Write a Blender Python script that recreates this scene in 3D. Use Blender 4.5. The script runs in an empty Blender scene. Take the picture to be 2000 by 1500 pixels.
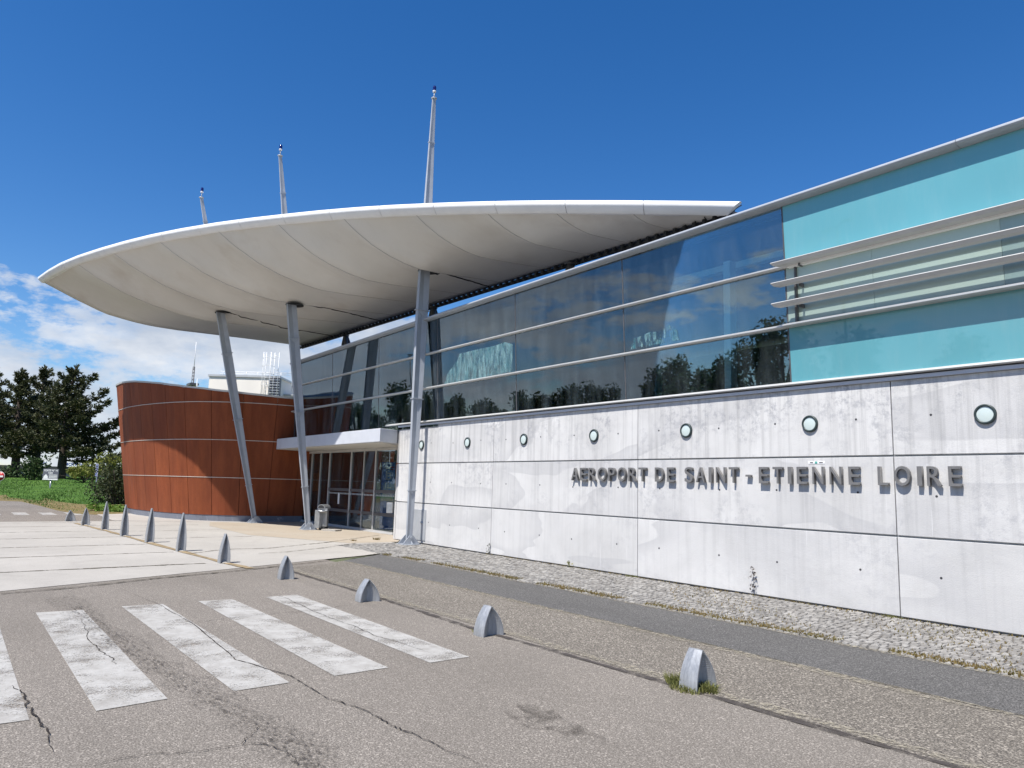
import bpy, bmesh, math, random
from mathutils import Vector, Matrix
random.seed(7)
sc = bpy.context.scene
COL = sc.collection
PI = math.pi

# ------------------------------------------------------------------ surveyed frame
# X runs along the concrete facade, Y into the building, Z up; the eye stands at CAM
F = 1432.0
ROLL = 0.027177
PITCH = 0.138032
AZ = math.radians(-37.115)
CAM = Vector((9.7306, -10.5175, 1.65))
XD = (-math.sin(AZ), -math.cos(AZ)); YI = (math.cos(AZ), -math.sin(AZ))
RIGHT = Vector((XD[0], YI[0], 0)); FWD = Vector((XD[1], YI[1], 0)); UP = Vector((0, 0, 1))

def ray(x, y):
    dx = x - 1000; dy = 750 - y
    a = dx*math.cos(ROLL) - dy*math.sin(ROLL); b = dx*math.sin(ROLL) + dy*math.cos(ROLL)
    return RIGHT*a + FWD*(F*math.cos(PITCH) - b*math.sin(PITCH)) + UP*(F*math.sin(PITCH) + b*math.cos(PITCH))
def on_z(x, y, z=0.0):
    d = ray(x, y); return CAM + d*((z - CAM.z)/d.z)
def on_y(x, y, Y=0.0):
    d = ray(x, y); return CAM + d*((Y - CAM.y)/d.y)
def on_x(x, y, X):
    d = ray(x, y); return CAM + d*((X - CAM.x)/d.x)
def at_depth(x, y, dep):
    d = ray(x, y); return CAM + d*(dep/(d @ FWD))

# ------------------------------------------------------------------ object helpers
def tag(o, label=None, cat=None, group=None, kind=None):
    if label: o['label'] = label
    if cat: o['category'] = cat
    if group: o['group'] = group
    if kind: o['kind'] = kind
    return o
def empty(name, loc=(0, 0, 0), rz=0.0, **k):
    o = bpy.data.objects.new(name, None); COL.objects.link(o)
    o.location = loc; o.rotation_euler = (0, 0, rz); o.empty_display_size = .2
    return tag(o, **k)

class MB:
    def __init__(s): s.v = []; s.f = []; s.mi = []; s.sm = []
    def add(s, vs, fs, mi=0, smooth=False):
        n = len(s.v); s.v += [tuple(v) for v in vs]
        for f in fs:
            s.f.append([i+n for i in f]); s.mi.append(mi); s.sm.append(smooth)
        return s
    def box(s, a, b, mi=0):
        x0, y0, z0 = [min(p, q) for p, q in zip(a, b)]; x1, y1, z1 = [max(p, q) for p, q in zip(a, b)]
        return s.hexa([(x0,y0,z0),(x1,y0,z0),(x1,y1,z0),(x0,y1,z0),(x0,y0,z1),(x1,y0,z1),(x1,y1,z1),(x0,y1,z1)], mi)
    def hexa(s, p, mi=0):
        return s.add(p, [(0,3,2,1),(4,5,6,7),(0,1,5,4),(1,2,6,5),(2,3,7,6),(3,0,4,7)], mi)
    def tube(s, pts, r, n=8, mi=0, caps=True, smooth=True):
        pts = [Vector(p) for p in pts]; rs = r if isinstance(r, (list, tuple)) else [r]*len(pts)
        vs = []
        for i, p in enumerate(pts):
            d = (pts[min(i+1, len(pts)-1)] - pts[max(i-1, 0)]).normalized()
            ref = Vector((0, 0, 1)) if abs(d.z) < .9 else Vector((1, 0, 0))
            u = d.cross(ref).normalized(); w = u.cross(d)
            for k in range(n):
                t = 2*PI*k/n; vs.append(p + (u*math.cos(t) + w*math.sin(t))*rs[i])
        fs = [(i*n+k, i*n+(k+1) % n, (i+1)*n+(k+1) % n, (i+1)*n+k) for i in range(len(pts)-1) for k in range(n)]
        s.add(vs, fs, mi, smooth)
        if caps:
            m = len(pts)-1
            s.add(vs[:n], [tuple(range(n))[::-1]], mi); s.add(vs[m*n:], [tuple(range(n))], mi)
        return s
    def prism(s, poly, axis, a, b, mi=0, smooth=False):
        # poly: list of 2-D points in the plane normal to axis ('x': (y,z), 'y': (x,z), 'z': (x,y))
        def P(q, t): return {'x': (t, q[0], q[1]), 'y': (q[0], t, q[1]), 'z': (q[0], q[1], t)}[axis]
        n = len(poly); vs = [P(q, a) for q in poly] + [P(q, b) for q in poly]
        s.add(vs, [(i, (i+1) % n, (i+1) % n+n, i+n) for i in range(n)], mi, smooth)
        s.add(vs, [tuple(range(n))[::-1], tuple(range(n, 2*n))], mi)
        return s
    def lathe(s, prof, n=24, c=(0, 0, 0), mi=0, smooth=True, axis='z'):
        vs = []
        for r, z in prof:
            for k in range(n):
                t = 2*PI*k/n
                p = (r*math.cos(t), r*math.sin(t), z) if axis == 'z' else (r*math.cos(t), z, r*math.sin(t))
                vs.append((c[0]+p[0], c[1]+p[1], c[2]+p[2]))
        fs = [(i*n+k, i*n+(k+1) % n, (i+1)*n+(k+1) % n, (i+1)*n+k) for i in range(len(prof)-1) for k in range(n)]
        return s.add(vs, fs, mi, smooth)
    def build(s, name, mats, parent=None, bevel=0.0, fix=True, **k):
        me = bpy.data.meshes.new(name); me.from_pydata(s.v, [], s.f)
        if not isinstance(mats, (list, tuple)): mats = [mats]
        for m in mats: me.materials.append(m)
        me.polygons.foreach_set('material_index', s.mi); me.polygons.foreach_set('use_smooth', s.sm)
        me.update()
        if fix:
            bm = bmesh.new(); bm.from_mesh(me)
            bmesh.ops.remove_doubles(bm, verts=bm.verts, dist=1e-5)
            bmesh.ops.recalc_face_normals(bm, faces=bm.faces)
            bm.to_mesh(me); bm.free()
        o = bpy.data.objects.new(name, me); COL.objects.link(o)
        if parent: o.parent = parent
        if bevel:
            b = o.modifiers.new('bevel', 'BEVEL'); b.width = bevel; b.segments = 2; b.limit_method = 'ANGLE'; b.angle_limit = .6
        return tag(o, **k)

def bowtie(w, c, yf, ym, yb, nose=.01):
    # plan of one level: two flanges joined by a narrow waist; returned as front half and rear half
    e = min(.012, (ym-yf)*.4)
    front = [(-w, yf+e), (-w, yf), (0, yf-nose), (w, yf), (w, yf+e), (c, ym), (-c, ym)]
    e = min(.012, (yb-ym)*.4)
    rear = [(-c, ym), (c, ym), (w, yb-e), (w, yb), (0, yb+nose), (-w, yb), (-w, yb-e)]
    return front, rear
def loft(rings, name, mat, parent):
    n = len(rings[0]); vs = [p for r in rings for p in r]
    mb = MB().add(vs, [(k*n+j, k*n+(j+1) % n, (k+1)*n+(j+1) % n, (k+1)*n+j) for k in range(len(rings)-1) for j in range(n)])
    mb.add(rings[0], [tuple(range(n))[::-1]]); mb.add(rings[-1], [tuple(range(n))])
    return mb.build(name, mat, parent)
# ------------------------------------------------------------------ materials
class NT:
    def __init__(s, name):
        s.m = bpy.data.materials.new(name); s.m.use_nodes = True; s.t = s.m.node_tree; s.t.nodes.clear()
        s.out = s.t.nodes.new('ShaderNodeOutputMaterial')
        s.co = s.t.nodes.new('ShaderNodeTexCoord').outputs['Object']
    def n(s, typ, **k):
        nd = s.t.nodes.new(typ)
        for a, v in k.items(): setattr(nd, a, v)
        return nd
    def l(s, a, b): s.t.links.new(a, b)
    def setin(s, nd, key, v):
        if isinstance(v, bpy.types.NodeSocket): s.l(v, nd.inputs[key])
        else:
            if isinstance(v, (tuple, list)) and len(v) == 3 and nd.inputs[key].type == 'RGBA': v = (*v, 1)
            nd.inputs[key].default_value = v
    def scale(s, v):
        m = s.n('ShaderNodeMapping'); s.l(s.co, m.inputs['Vector']); m.inputs['Scale'].default_value = v; return m.outputs[0]
    def noise(s, sc_, det=4, rough=.55, vec=None, dist=0.0):
        nd = s.n('ShaderNodeTexNoise'); s.l(vec or s.co, nd.inputs['Vector'])
        nd.inputs['Scale'].default_value = sc_; nd.inputs['Detail'].default_value = det
        nd.inputs['Roughness'].default_value = rough; nd.inputs['Distortion'].default_value = dist
        return nd.outputs['Fac']
    def voro(s, sc_, feature='F1', vec=None, out='Distance'):
        nd = s.n('ShaderNodeTexVoronoi', feature=feature); s.l(vec or s.co, nd.inputs['Vector']); nd.inputs['Scale'].default_value = sc_
        return nd.outputs[out]
    def ramp(s, fac, stops):
        nd = s.n('ShaderNodeValToRGB'); s.l(fac, nd.inputs[0]); e = nd.color_ramp.elements
        while len(e) < len(stops): e.new(.5)
        for el, (p, c) in zip(e, stops):
            el.position = p; el.color = (c, c, c, 1) if not isinstance(c, (tuple, list)) else (*c, 1)
        return nd.outputs[0]
    def mix(s, fac, a, b, mode='MIX'):
        nd = s.n('ShaderNodeMix', data_type='RGBA', blend_type=mode)
        s.setin(nd, 0, fac)
        for i, v in ((6, a), (7, b)):
            if isinstance(v, bpy.types.NodeSocket): s.l(v, nd.inputs[i])
            else: nd.inputs[i].default_value = (*v, 1) if len(v) == 3 else v
        return nd.outputs[2]
    def math(s, op, a, b=0.0):
        nd = s.n('ShaderNodeMath', operation=op); s.setin(nd, 0, a); s.setin(nd, 1, b); return nd.outputs[0]
    def bump(s, h, strength=.3, dist=.01):
        nd = s.n('ShaderNodeBump'); s.l(h, nd.inputs['Height']); nd.inputs['Strength'].default_value = strength; nd.inputs['Distance'].default_value = dist
        return nd.outputs[0]
    def bsdf(s, color, rough=.6, metal=0.0, spec=.5, coat=0.0, coat_rough=.03, normal=None, **k):
        b = s.n('ShaderNodeBsdfPrincipled')
        s.setin(b, 'Base Color', color); s.setin(b, 'Roughness', rough); s.setin(b, 'Metallic', metal)
        s.setin(b, 'Specular IOR Level', spec); s.setin(b, 'Coat Weight', coat); s.setin(b, 'Coat Roughness', coat_rough)
        if normal is not None: s.l(normal, b.inputs['Normal'])
        for a, v in k.items(): s.setin(b, a, v)
        return b.outputs[0]
    def done(s, sh): s.l(sh, s.out.inputs['Surface']); return s.m

def plain(name, color, rough=.6, metal=0.0, var=.12, vscale=3.0, spec=.4, coat=0.0, bump=0.0, bscale=60):
    t = NT(name)
    f = t.noise(vscale, 5)
    c = t.mix(t.ramp(f, [(.3, 0.0), (.7, 1.0)]), tuple(x*(1-var) for x in color), tuple(min(1, x*(1+var)) for x in color))
    nm = t.bump(t.noise(bscale, 3), bump, .005) if bump else None
    return t.done(t.bsdf(c, rough, metal, spec, coat, normal=nm))

M = {}
M['white_paint'] = plain('white_paint', (.74, .74, .73), .38, var=.04)
M['steel_grey'] = plain('steel_grey', (.40, .42, .44), .4, .25, var=.08)
M['steel_light'] = plain('steel_light', (.35, .375, .41), .5, .1, var=.08)
M['galva'] = plain('galva', (.42, .43, .44), .35, .75, var=.15, vscale=8)
M['dark'] = plain('dark', (.025, .026, .028), .6)
M['opening_shade'] = plain('opening_shade', (.02, .02, .02), .7)
M['navy_glass'] = plain('navy_glass', (.01, .012, .10), .1, coat=.6)
M['alu'] = plain('alu', (.52, .52, .51), .45, .35, var=.06)
M['alu_dark'] = plain('alu_dark', (.10, .10, .105), .45, .2)
M['slab_grey'] = plain('slab_grey', (.50, .52, .56), .5, var=.05)
M['soffit'] = plain('soffit', (.55, .54, .5), .6, var=.04)
M['red'] = plain('red', (.45, .02, .02), .4)
M['sign_white'] = plain('sign_white', (.75, .75, .75), .4, var=.02)
M['sign_grey'] = plain('sign_grey', (.12, .125, .15), .5)
M['sign_blue'] = plain('sign_blue', (.015, .05, .24), .4)
M['banner_blue'] = plain('banner_blue', (.04, .22, .72), .5)
M['letter_grey'] = plain('letter_grey', (.17, .167, .165), .5, .2, var=.12, vscale=12)
M['blockwhite'] = plain('blockwhite', (.80, .75, .67), .8, var=.06, vscale=.6)
M['orange'] = plain('orange', (.55, .16, .03), .6)
M['bark'] = plain('bark', (.06, .045, .035), .9, var=.4, vscale=9, bump=.8, bscale=25)
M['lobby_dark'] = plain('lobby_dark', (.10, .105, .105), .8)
M['interior_pale'] = plain('interior_pale', (.75, .84, .78), .7, var=.05)
M['gable_pane'] = plain('gable_pane', (.80, .80, .68), .6)
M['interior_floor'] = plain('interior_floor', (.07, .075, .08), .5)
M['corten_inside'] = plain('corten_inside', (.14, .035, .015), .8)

def bollard_mat():
    t = NT('bollard_metal')
    st = t.noise(3, 5, .6, t.scale((14, 14, 1.2)))
    c = t.mix(t.ramp(st, [(.3, 0.), (.75, 1.)]), (.25, .26, .275), (.40, .415, .43))
    sp = t.ramp(t.noise(45, 3), [(.62, 0.), (.7, 1.)])
    c = t.mix(t.math('MULTIPLY', sp, .35), c, (.12, .12, .12))
    return t.done(t.bsdf(c, t.ramp(t.noise(9, 4), [(.3, .38), (.7, .55)]), .35, .5))
M['bollard'] = bollard_mat()

def concrete_mat(name, seed, a=(.60, .594, .582), b=(.43, .428, .43)):
    t = NT(name)
    mp = t.n('ShaderNodeMapping'); t.l(t.co, mp.inputs['Vector']); mp.inputs['Location'].default_value = (seed*7.3, seed*3.1, seed*1.7)
    v = mp.outputs[0]
    big = t.ramp(t.noise(.55, 6, .62, v, .6), [(.36, 0.), (.72, 1.)])
    c = t.mix(big, a, tuple(x*.80 for x in a))
    # cast waves: sloping, sharp edged drifts of the pour
    ms = t.n('ShaderNodeMapping'); t.l(v, ms.inputs['Vector']); ms.inputs['Rotation'].default_value = (0, .36, 0); ms.inputs['Scale'].default_value = (.22, 1, .85)
    wave = t.ramp(t.noise(1.0, 3, .45, ms.outputs[0], .4), [(.49, 0.), (.497, 1.), (.60, .25), (.7, 0.)])
    c = t.mix(t.math('MULTIPLY', wave, .62), c, b)
    # grime runs down from the top
    sx = t.n('ShaderNodeMapping'); t.l(v, sx.inputs['Vector']); sx.inputs['Scale'].default_value = (8.5, 1, .28)
    run = t.ramp(t.noise(1.0, 6, .68, sx.outputs[0]), [(.48, 0.), (.78, 1.)])
    sep = t.n('ShaderNodeSeparateXYZ'); t.l(t.co, sep.inputs[0])
    g = t.n('ShaderNodeMapRange'); t.l(sep.outputs['Z'], g.inputs[0]); g.inputs[1].default_value = .5; g.inputs[2].default_value = 3.3; g.inputs[3].default_value = .25; g.inputs[4].default_value = 1.0
    c = t.mix(t.math('MULTIPLY', t.math('MULTIPLY', run, g.outputs[0]), .8), c, tuple(x*.5 for x in b))
    dirt = t.ramp(t.noise(6.5, 9, .8, v), [(.48, 0.), (.60, 1.)])
    blot = t.ramp(t.noise(.9, 4, .6, v), [(.46, 0.), (.60, 1.)])
    c = t.mix(t.math('MULTIPLY', t.math('MULTIPLY', t.math('MULTIPLY', dirt, blot), g.outputs[0]), .75), c, (.26, .265, .29))
    pits = t.ramp(t.voro(9, vec=v), [(.02, 1.), (.05, 0.)])
    pm = t.ramp(t.noise(2.2, 3, .5, v), [(.52, 0.), (.6, 1.)])
    c = t.mix(t.math('MULTIPLY', t.math('MULTIPLY', pits, pm), .6), c, (.2, .2, .21))
    white = t.ramp(t.noise(1.6, 5, .7, sx.outputs[0]), [(.62, 0.), (.72, 1.)])
    c = t.mix(t.math('MULTIPLY', white, .5), c, (.72, .72, .72))
    nm = t.bump(t.math('ADD', t.noise(55, 5, .7, v), t.math('MULTIPLY', t.noise(7, 5, .6, v), .9)), .28, .012)
    return t.done(t.bsdf(c, .85, 0, .25, normal=nm))
M['concrete'] = [concrete_mat('concrete_panel', k) for k in range(3)]
M['plinth'] = concrete_mat('plinth_concrete', 5, (.20, .215, .255), (.15, .16, .19))

def asphalt_mat(name, a, b, dark, sc_=90.0, speck=.35, stains=True):
    t = NT(name)
    g1 = t.noise(sc_, 2, .8)
    cell = t.voro(sc_*1.1, out='Color')
    grey = t.n('ShaderNodeSeparateXYZ'); t.l(cell, grey.inputs[0])
    c = t.mix(grey.outputs[0], a, b)
    c = t.mix(t.ramp(g1, [(.42, 1.), (.56, 0.)]), c, dark)
    c = t.mix(t.math('MULTIPLY', t.ramp(grey.outputs[1], [(.88, 0.), (.95, 1.)]), speck), c, tuple(min(.7, x*2.0) for x in b))
    patch = t.ramp(t.noise(.35, 6, .6, None, .4), [(.38, 0.), (.7, 1.)])
    c = t.mix(t.math('MULTIPLY', patch, .30), c, tuple(x*.62 for x in a))
    tr = t.ramp(t.noise(.9, 5, .65, t.scale((.22, 1.3, 1))), [(.5, 0.), (.75, 1.)])
    c = t.mix(t.math('MULTIPLY', tr, .28), c, tuple(x*.55 for x in a))
    if stains:
        s2 = t.ramp(t.noise(2.6, 6, .75), [(.63, 0.), (.78, 1.)])
        c = t.mix(t.math('MULTIPLY', s2, .4), c, tuple(x*.4 for x in a))
    nm = t.bump(g1, .55, .006)
    return t.done(t.bsdf(c, .92, 0, .2, normal=nm))
M['asphalt'] = asphalt_mat('asphalt', (.185, .165, .141), (.325, .293, .256), (.105, .094, .082), 88)
M['aggregate'] = asphalt_mat('exposed_aggregate', (.145, .128, .106), (.32, .288, .243), (.058, .053, .048), 66, .5)
M['dark_asphalt'] = asphalt_mat('dark_asphalt', (.095, .092, .089), (.20, .193, .184), (.046, .045, .044), 75)

def slab_mat(name, a, b):
    t = NT(name)
    c = t.mix(t.ramp(t.noise(.35, 6, .6), [(.35, 0.), (.7, 1.)]), a, b)
    c = t.mix(t.math('MULTIPLY', t.ramp(t.noise(1.6, 7, .72), [(.5, 0.), (.75, 1.)]), .35), c, tuple(x*.62 for x in a))
    g = t.noise(70, 3, .7)
    c = t.mix(t.math('MULTIPLY', t.ramp(g, [(.35, 1.), (.5, 0.)]), .35), c, tuple(x*.5 for x in a))
    return t.done(t.bsdf(c, .9, 0, .2, normal=t.bump(g, .35, .005)))
M['slab'] = slab_mat('pale_concrete_slab', (.345, .326, .296), (.405, .384, .35))
M['slab_warm'] = slab_mat('ochre_concrete_slab', (.35, .295, .23), (.38, .34, .28))
M['gravel'] = slab_mat('pale_gravel', (.35, .33, .30), (.42, .40, .37))

def stone_mat():
    t = NT('granite_sett')
    oi = t.n('ShaderNodeNewGeometry').outputs['Random Per Island']
    c = t.ramp(oi, [(0., (.21, .20, .185)), (.5, (.29, .28, .262)), (1., (.38, .368, .345))])
    c = t.mix(t.math('MULTIPLY', t.ramp(t.noise(40, 4, .7), [(.4, 1.), (.62, 0.)]), .5), c, (.13, .12, .11))
    return t.done(t.bsdf(c, .9, 0, .2, normal=t.bump(t.noise(60, 3), .5, .006)))
M['sett'] = stone_mat()
def soil_mat():
    t = NT('joint_soil')
    c = t.mix(t.ramp(t.noise(3, 6, .7), [(.4, 0.), (.62, 1.)]), (.055, .048, .038), (.13, .088, .04))
    return t.done(t.bsdf(c, 1.0, 0, .1, normal=t.bump(t.noise(50, 4), .6, .01)))
M['soil'] = soil_mat()

def paint_mat(seed):
    t = NT('worn_road_paint')
    mp = t.n('ShaderNodeMapping'); t.l(t.co, mp.inputs['Vector']); mp.inputs['Location'].default_value = (seed*3.7, seed*9.1, 0)
    v = mp.outputs[0]
    wear = t.math('ADD', t.math('MULTIPLY', t.noise(2.2, 5, .6, v), .55), t.math('MULTIPLY', t.noise(70, 3, .75, v), .45))
    al = t.ramp(wear, [(.375, 0.), (.49, .84)])
    c = t.mix(t.ramp(t.noise(4, 6, .7, v), [(.4, 0.), (.7, 1.)]), (.46, .45, .425), (.31, .295, .27))
    b = t.bsdf(c, .85, 0, .25, normal=t.bump(t.noise(70, 3), .4, .005))
    tr = t.n('ShaderNodeBsdfTransparent'); mx = t.n('ShaderNodeMixShader')
    t.l(al, mx.inputs[0]); t.l(tr.outputs[0], mx.inputs[1]); t.l(b, mx.inputs[2])
    return t.done(mx.outputs[0])
def crack_mat(name, col, lo=.35, hi=.5, sc_=14):
    t = NT(name)
    b = t.bsdf(col, .95, 0, .1)
    tr = t.n('ShaderNodeBsdfTransparent'); mx = t.n('ShaderNodeMixShader')
    t.l(t.ramp(t.noise(sc_, 4, .7), [(lo, 0.), (hi, 1.)]), mx.inputs[0]); t.l(tr.outputs[0], mx.inputs[1]); t.l(b, mx.inputs[2])
    return t.done(mx.outputs[0])
M['crack'] = crack_mat('asphalt_crack', (.035, .03, .027))
M['tar'] = crack_mat('tar_seam', (.07, .062, .058), .36, .6, 5)
M['seam'] = crack_mat('slab_seam', (.10, .09, .07), .34, .55, 9)
M['oil'] = crack_mat('oil_stain', (.05, .042, .036), .42, 1.0, 7)
M['gutter'] = plain('gutter_stone', (.25, .19, .11), .9, var=.3, vscale=6)

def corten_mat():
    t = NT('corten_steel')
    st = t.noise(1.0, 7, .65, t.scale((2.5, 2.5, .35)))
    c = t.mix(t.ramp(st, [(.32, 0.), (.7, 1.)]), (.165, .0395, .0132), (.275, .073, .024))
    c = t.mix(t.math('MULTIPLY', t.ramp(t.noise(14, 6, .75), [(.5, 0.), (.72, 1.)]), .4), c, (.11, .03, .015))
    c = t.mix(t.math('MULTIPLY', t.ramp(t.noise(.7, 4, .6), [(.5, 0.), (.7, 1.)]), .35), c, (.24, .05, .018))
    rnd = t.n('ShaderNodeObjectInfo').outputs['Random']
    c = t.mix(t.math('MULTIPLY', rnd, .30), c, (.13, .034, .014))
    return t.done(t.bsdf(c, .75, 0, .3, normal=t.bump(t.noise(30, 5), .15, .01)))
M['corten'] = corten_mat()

def membrane_mat():
    t = NT('white_membrane')
    sep = t.n('ShaderNodeSeparateXYZ'); t.l(t.co, sep.inputs[0])
    c = t.mix(t.ramp(t.noise(.35, 5, .6), [(.35, 0.), (.75, 1.)]), (.635, .617, .577), (.545, .525, .48))
    st = t.ramp(t.noise(1.0, 6, .7, t.scale((1.6, .35, .5))), [(.55, 0.), (.8, 1.)])
    c = t.mix(t.math('MULTIPLY', st, .35), c, (.46, .43, .38))
    br = t.ramp(t.noise(.55, 4, .6), [(.56, 0.), (.76, 1.)])
    c = t.mix(t.math('MULTIPLY', br, .45), c, (.42, .36, .29))
    return t.done(t.bsdf(c, .55, 0, .3))
M['membrane'] = membrane_mat()

def glass_mat(name, tint, gl=(.75, .82, .9), base=.2, pwr=1.0, stain=None, lines=0.0):
    t = NT(name)
    tr = t.n('ShaderNodeBsdfTransparent'); tr.inputs[0].default_value = (*tint, 1)
    nm = t.bump(t.noise(1.1, 2), .012, .05)
    g = t.n('ShaderNodeBsdfGlossy'); g.inputs['Color'].default_value = (*gl, 1); g.inputs['Roughness'].default_value = .012; t.l(nm, g.inputs['Normal'])
    fr = t.n('ShaderNodeFresnel'); fr.inputs['IOR'].default_value = 1.5
    fac = t.math('ADD', t.math('MULTIPLY', fr.outputs[0], pwr), base)
    mx = t.n('ShaderNodeMixShader'); t.l(fac, mx.inputs[0]); t.l(tr.outputs[0], mx.inputs[1]); t.l(g.outputs[0], mx.inputs[2])
    sh = mx.outputs[0]
    # thin film of dried dust
    d = t.n('ShaderNodeBsdfDiffuse'); d.inputs[0].default_value = (.42, .5, .52, 1)
    dust = t.math('MULTIPLY', t.ramp(t.noise(1.0, 6, .7, t.scale((3, 3, .5))), [(.40, 0.), (.8, 1.)]), .075)
    m2 = t.n('ShaderNodeMixShader'); t.l(dust, m2.inputs[0]); t.l(sh, m2.inputs[1]); t.l(d.outputs[0], m2.inputs[2]); sh = m2.outputs[0]
    return t.done(sh)
M['glass'] = glass_mat('tinted_glass', (.78, .90, .93), gl=(.74, .84, .90), base=.115, pwr=1.0)
M['glass_door'] = glass_mat('door_glass', (.74, .78, .78), base=.02, pwr=.6)
def panel_glass(name, col, coat=1.0):
    t = NT(name)
    c = t.mix(t.ramp(t.noise(.4, 4, .6), [(.3, 0.), (.7, 1.)]), tuple(x*.93 for x in col), tuple(x*1.06 for x in col))
    ds = t.ramp(t.noise(1.0, 6, .75, t.scale((4, 4, .6))), [(.5, 0.), (.85, 1.)])
    c = t.mix(t.math('MULTIPLY', ds, .10), c, (.45, .5, .5))
    return t.done(t.bsdf(c, .35, 0, .5, coat, .015))
M['teal'] = panel_glass('turquoise_enamelled_glass', (.11, .335, .385))
M['pale_glass'] = panel_glass('pale_green_glass', (.30, .385, .345))
M['pale_glass_dark'] = panel_glass('pale_green_glass_darker', (.19, .27, .26))
def film_mat(seed):
    t = NT('peeling_film')
    mp = t.n('ShaderNodeMapping'); t.l(t.co, mp.inputs['Vector']); mp.inputs['Location'].default_value = (seed*2.3, 0, seed)
    v = mp.outputs[0]
    s = t.n('ShaderNodeMapping'); t.l(v, s.inputs['Vector']); s.inputs['Scale'].default_value = (5.5, 1, 1.4)
    f = t.noise(1.5, 8, .75, s.outputs[0])
    c = t.mix(t.ramp(f, [(.35, 0.), (.65, 1.)]), (.06, .22, .27), (.38, .60, .62))
    a = t.ramp(t.noise(2.4, 7, .72, s.outputs[0]), [(.40, .05), (.62, .45)]) if seed == 1 else t.ramp(t.noise(2.4, 7, .72, s.outputs[0]), [(.46, 0.), (.60, .48)])
    tr = t.n('ShaderNodeBsdfTransparent'); mx = t.n('ShaderNodeMixShader')
    t.l(a, mx.inputs[0]); t.l(tr.outputs[0], mx.inputs[1]); t.l(t.bsdf(c, .3, 0, .5), mx.inputs[2])
    return t.done(mx.outputs[0])
M['lamp_glass'] = plain('frosted_lamp_glass', (.52, .60, .58), .25, var=.03, coat=.5)
M['lamp_ring'] = plain('lamp_ring', (.03, .045, .045), .4)

def leaf_mat(name, a, b, trans=.25):
    t = NT(name)
    r = t.n('ShaderNodeNewGeometry').outputs['Random Per Island']
    c = t.mix(r, a, b)
    c = t.mix(t.math('MULTIPLY', t.ramp(t.noise(.9, 3), [(.4, 0.), (.6, 1.)]), .5), c, tuple(x*1.25 for x in a))
    d = t.bsdf(c, .6, 0, .25)
    tl = t.n('ShaderNodeBsdfTranslucent'); t.l(c, tl.inputs[0])
    mx = t.n('ShaderNodeMixShader'); mx.inputs[0].default_value = trans; t.l(d, mx.inputs[1]); t.l(tl.outputs[0], mx.inputs[2])
    return t.done(mx.outputs[0])
M['needle'] = leaf_mat('pine_needles', (.042, .050, .023), (.105, .108, .048), .15)
M['leaf'] = leaf_mat('broad_leaves', (.03, .055, .018), (.07, .11, .035))
M['leaf_bright'] = leaf_mat('bright_leaves', (.09, .17, .03), (.18, .28, .05))
M['leaf_yellow'] = leaf_mat('yellowish_leaves', (.12, .14, .025), (.21, .22, .05))
M['leaf_dull'] = leaf_mat('dull_leaves', (.03, .045, .02), (.075, .085, .035))
M['dry'] = leaf_mat('dry_grass', (.19, .13, .05), (.17, .165, .06))
M['weed'] = leaf_mat('weed_leaves', (.13, .145, .045), (.27, .25, .095))
def grass_mat():
    t = NT('lawn')
    c = t.mix(t.ramp(t.noise(.35, 6, .65), [(.35, 0.), (.65, 1.)]), (.055, .12, .022), (.10, .19, .035))
    c = t.mix(t.math('MULTIPLY', t.ramp(t.noise(2.5, 6, .7), [(.45, 0.), (.65, 1.)]), .5), c, (.04, .085, .02))
    c = t.mix(t.math('MULTIPLY', t.ramp(t.noise(7, 4, .8), [(.62, 0.), (.7, 1.)]), .45), c, (.30, .32, .12))
    return t.done(t.bsdf(c, .95, 0, .1, normal=t.bump(t.noise(6, 5, .8), 1., .12)))
M['grass'] = grass_mat()
def verge_mat():
    t = NT('dry_verge')
    c = t.mix(t.ramp(t.noise(1.3, 6, .7), [(.35, 0.), (.65, 1.)]), (.21, .15, .075), (.14, .13, .05))
    c = t.mix(t.math('MULTIPLY', t.ramp(t.noise(8, 5, .8), [(.5, 0.), (.65, 1.)]), .6), c, (.30, .25, .17))
    return t.done(t.bsdf(c, 1, 0, .1, normal=t.bump(t.noise(9, 5, .8), 1., .06)))
M['verge'] = verge_mat()
M['ground'] = plain('far_ground', (.10, .115, .06), .95, var=.3, vscale=.02)
M['hill'] = plain('far_hill', (.10, .14, .13), 1, var=.2, vscale=.004)
def dots_mat():
    t = NT('frosted_dot_band')
    w = t.n('ShaderNodeTexWave', wave_type='BANDS', bands_direction='X'); t.l(t.co, w.inputs['Vector']); w.inputs['Scale'].default_value = 2.9
    tr = t.n('ShaderNodeBsdfTransparent'); mx = t.n('ShaderNodeMixShader')
    t.l(t.ramp(w.outputs['Fac'], [(.5, 0.), (.6, .85)]), mx.inputs[0]); t.l(tr.outputs[0], mx.inputs[1]); t.l(t.bsdf((.6, .62, .62), .5), mx.inputs[2])
    return t.done(mx.outputs[0])
M['dots'] = dots_mat()
def corrug():
    t = NT('corrugated_cladding')
    c = t.mix(t.noise(.4, 4), (.30, .33, .36), (.40, .43, .46))
    return t.done(t.bsdf(c, .5, .1, .4))
M['corrugated'] = corrug()
M['emit_lamp'] = NT('spot_lamp'); _t = M['emit_lamp']; _e = _t.n('ShaderNodeEmission'); _e.inputs[0].default_value = (1, .95, .85, 1); _e.inputs[1].default_value = 3.0; M['emit_lamp'] = _t.done(_e.outputs[0])

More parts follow.
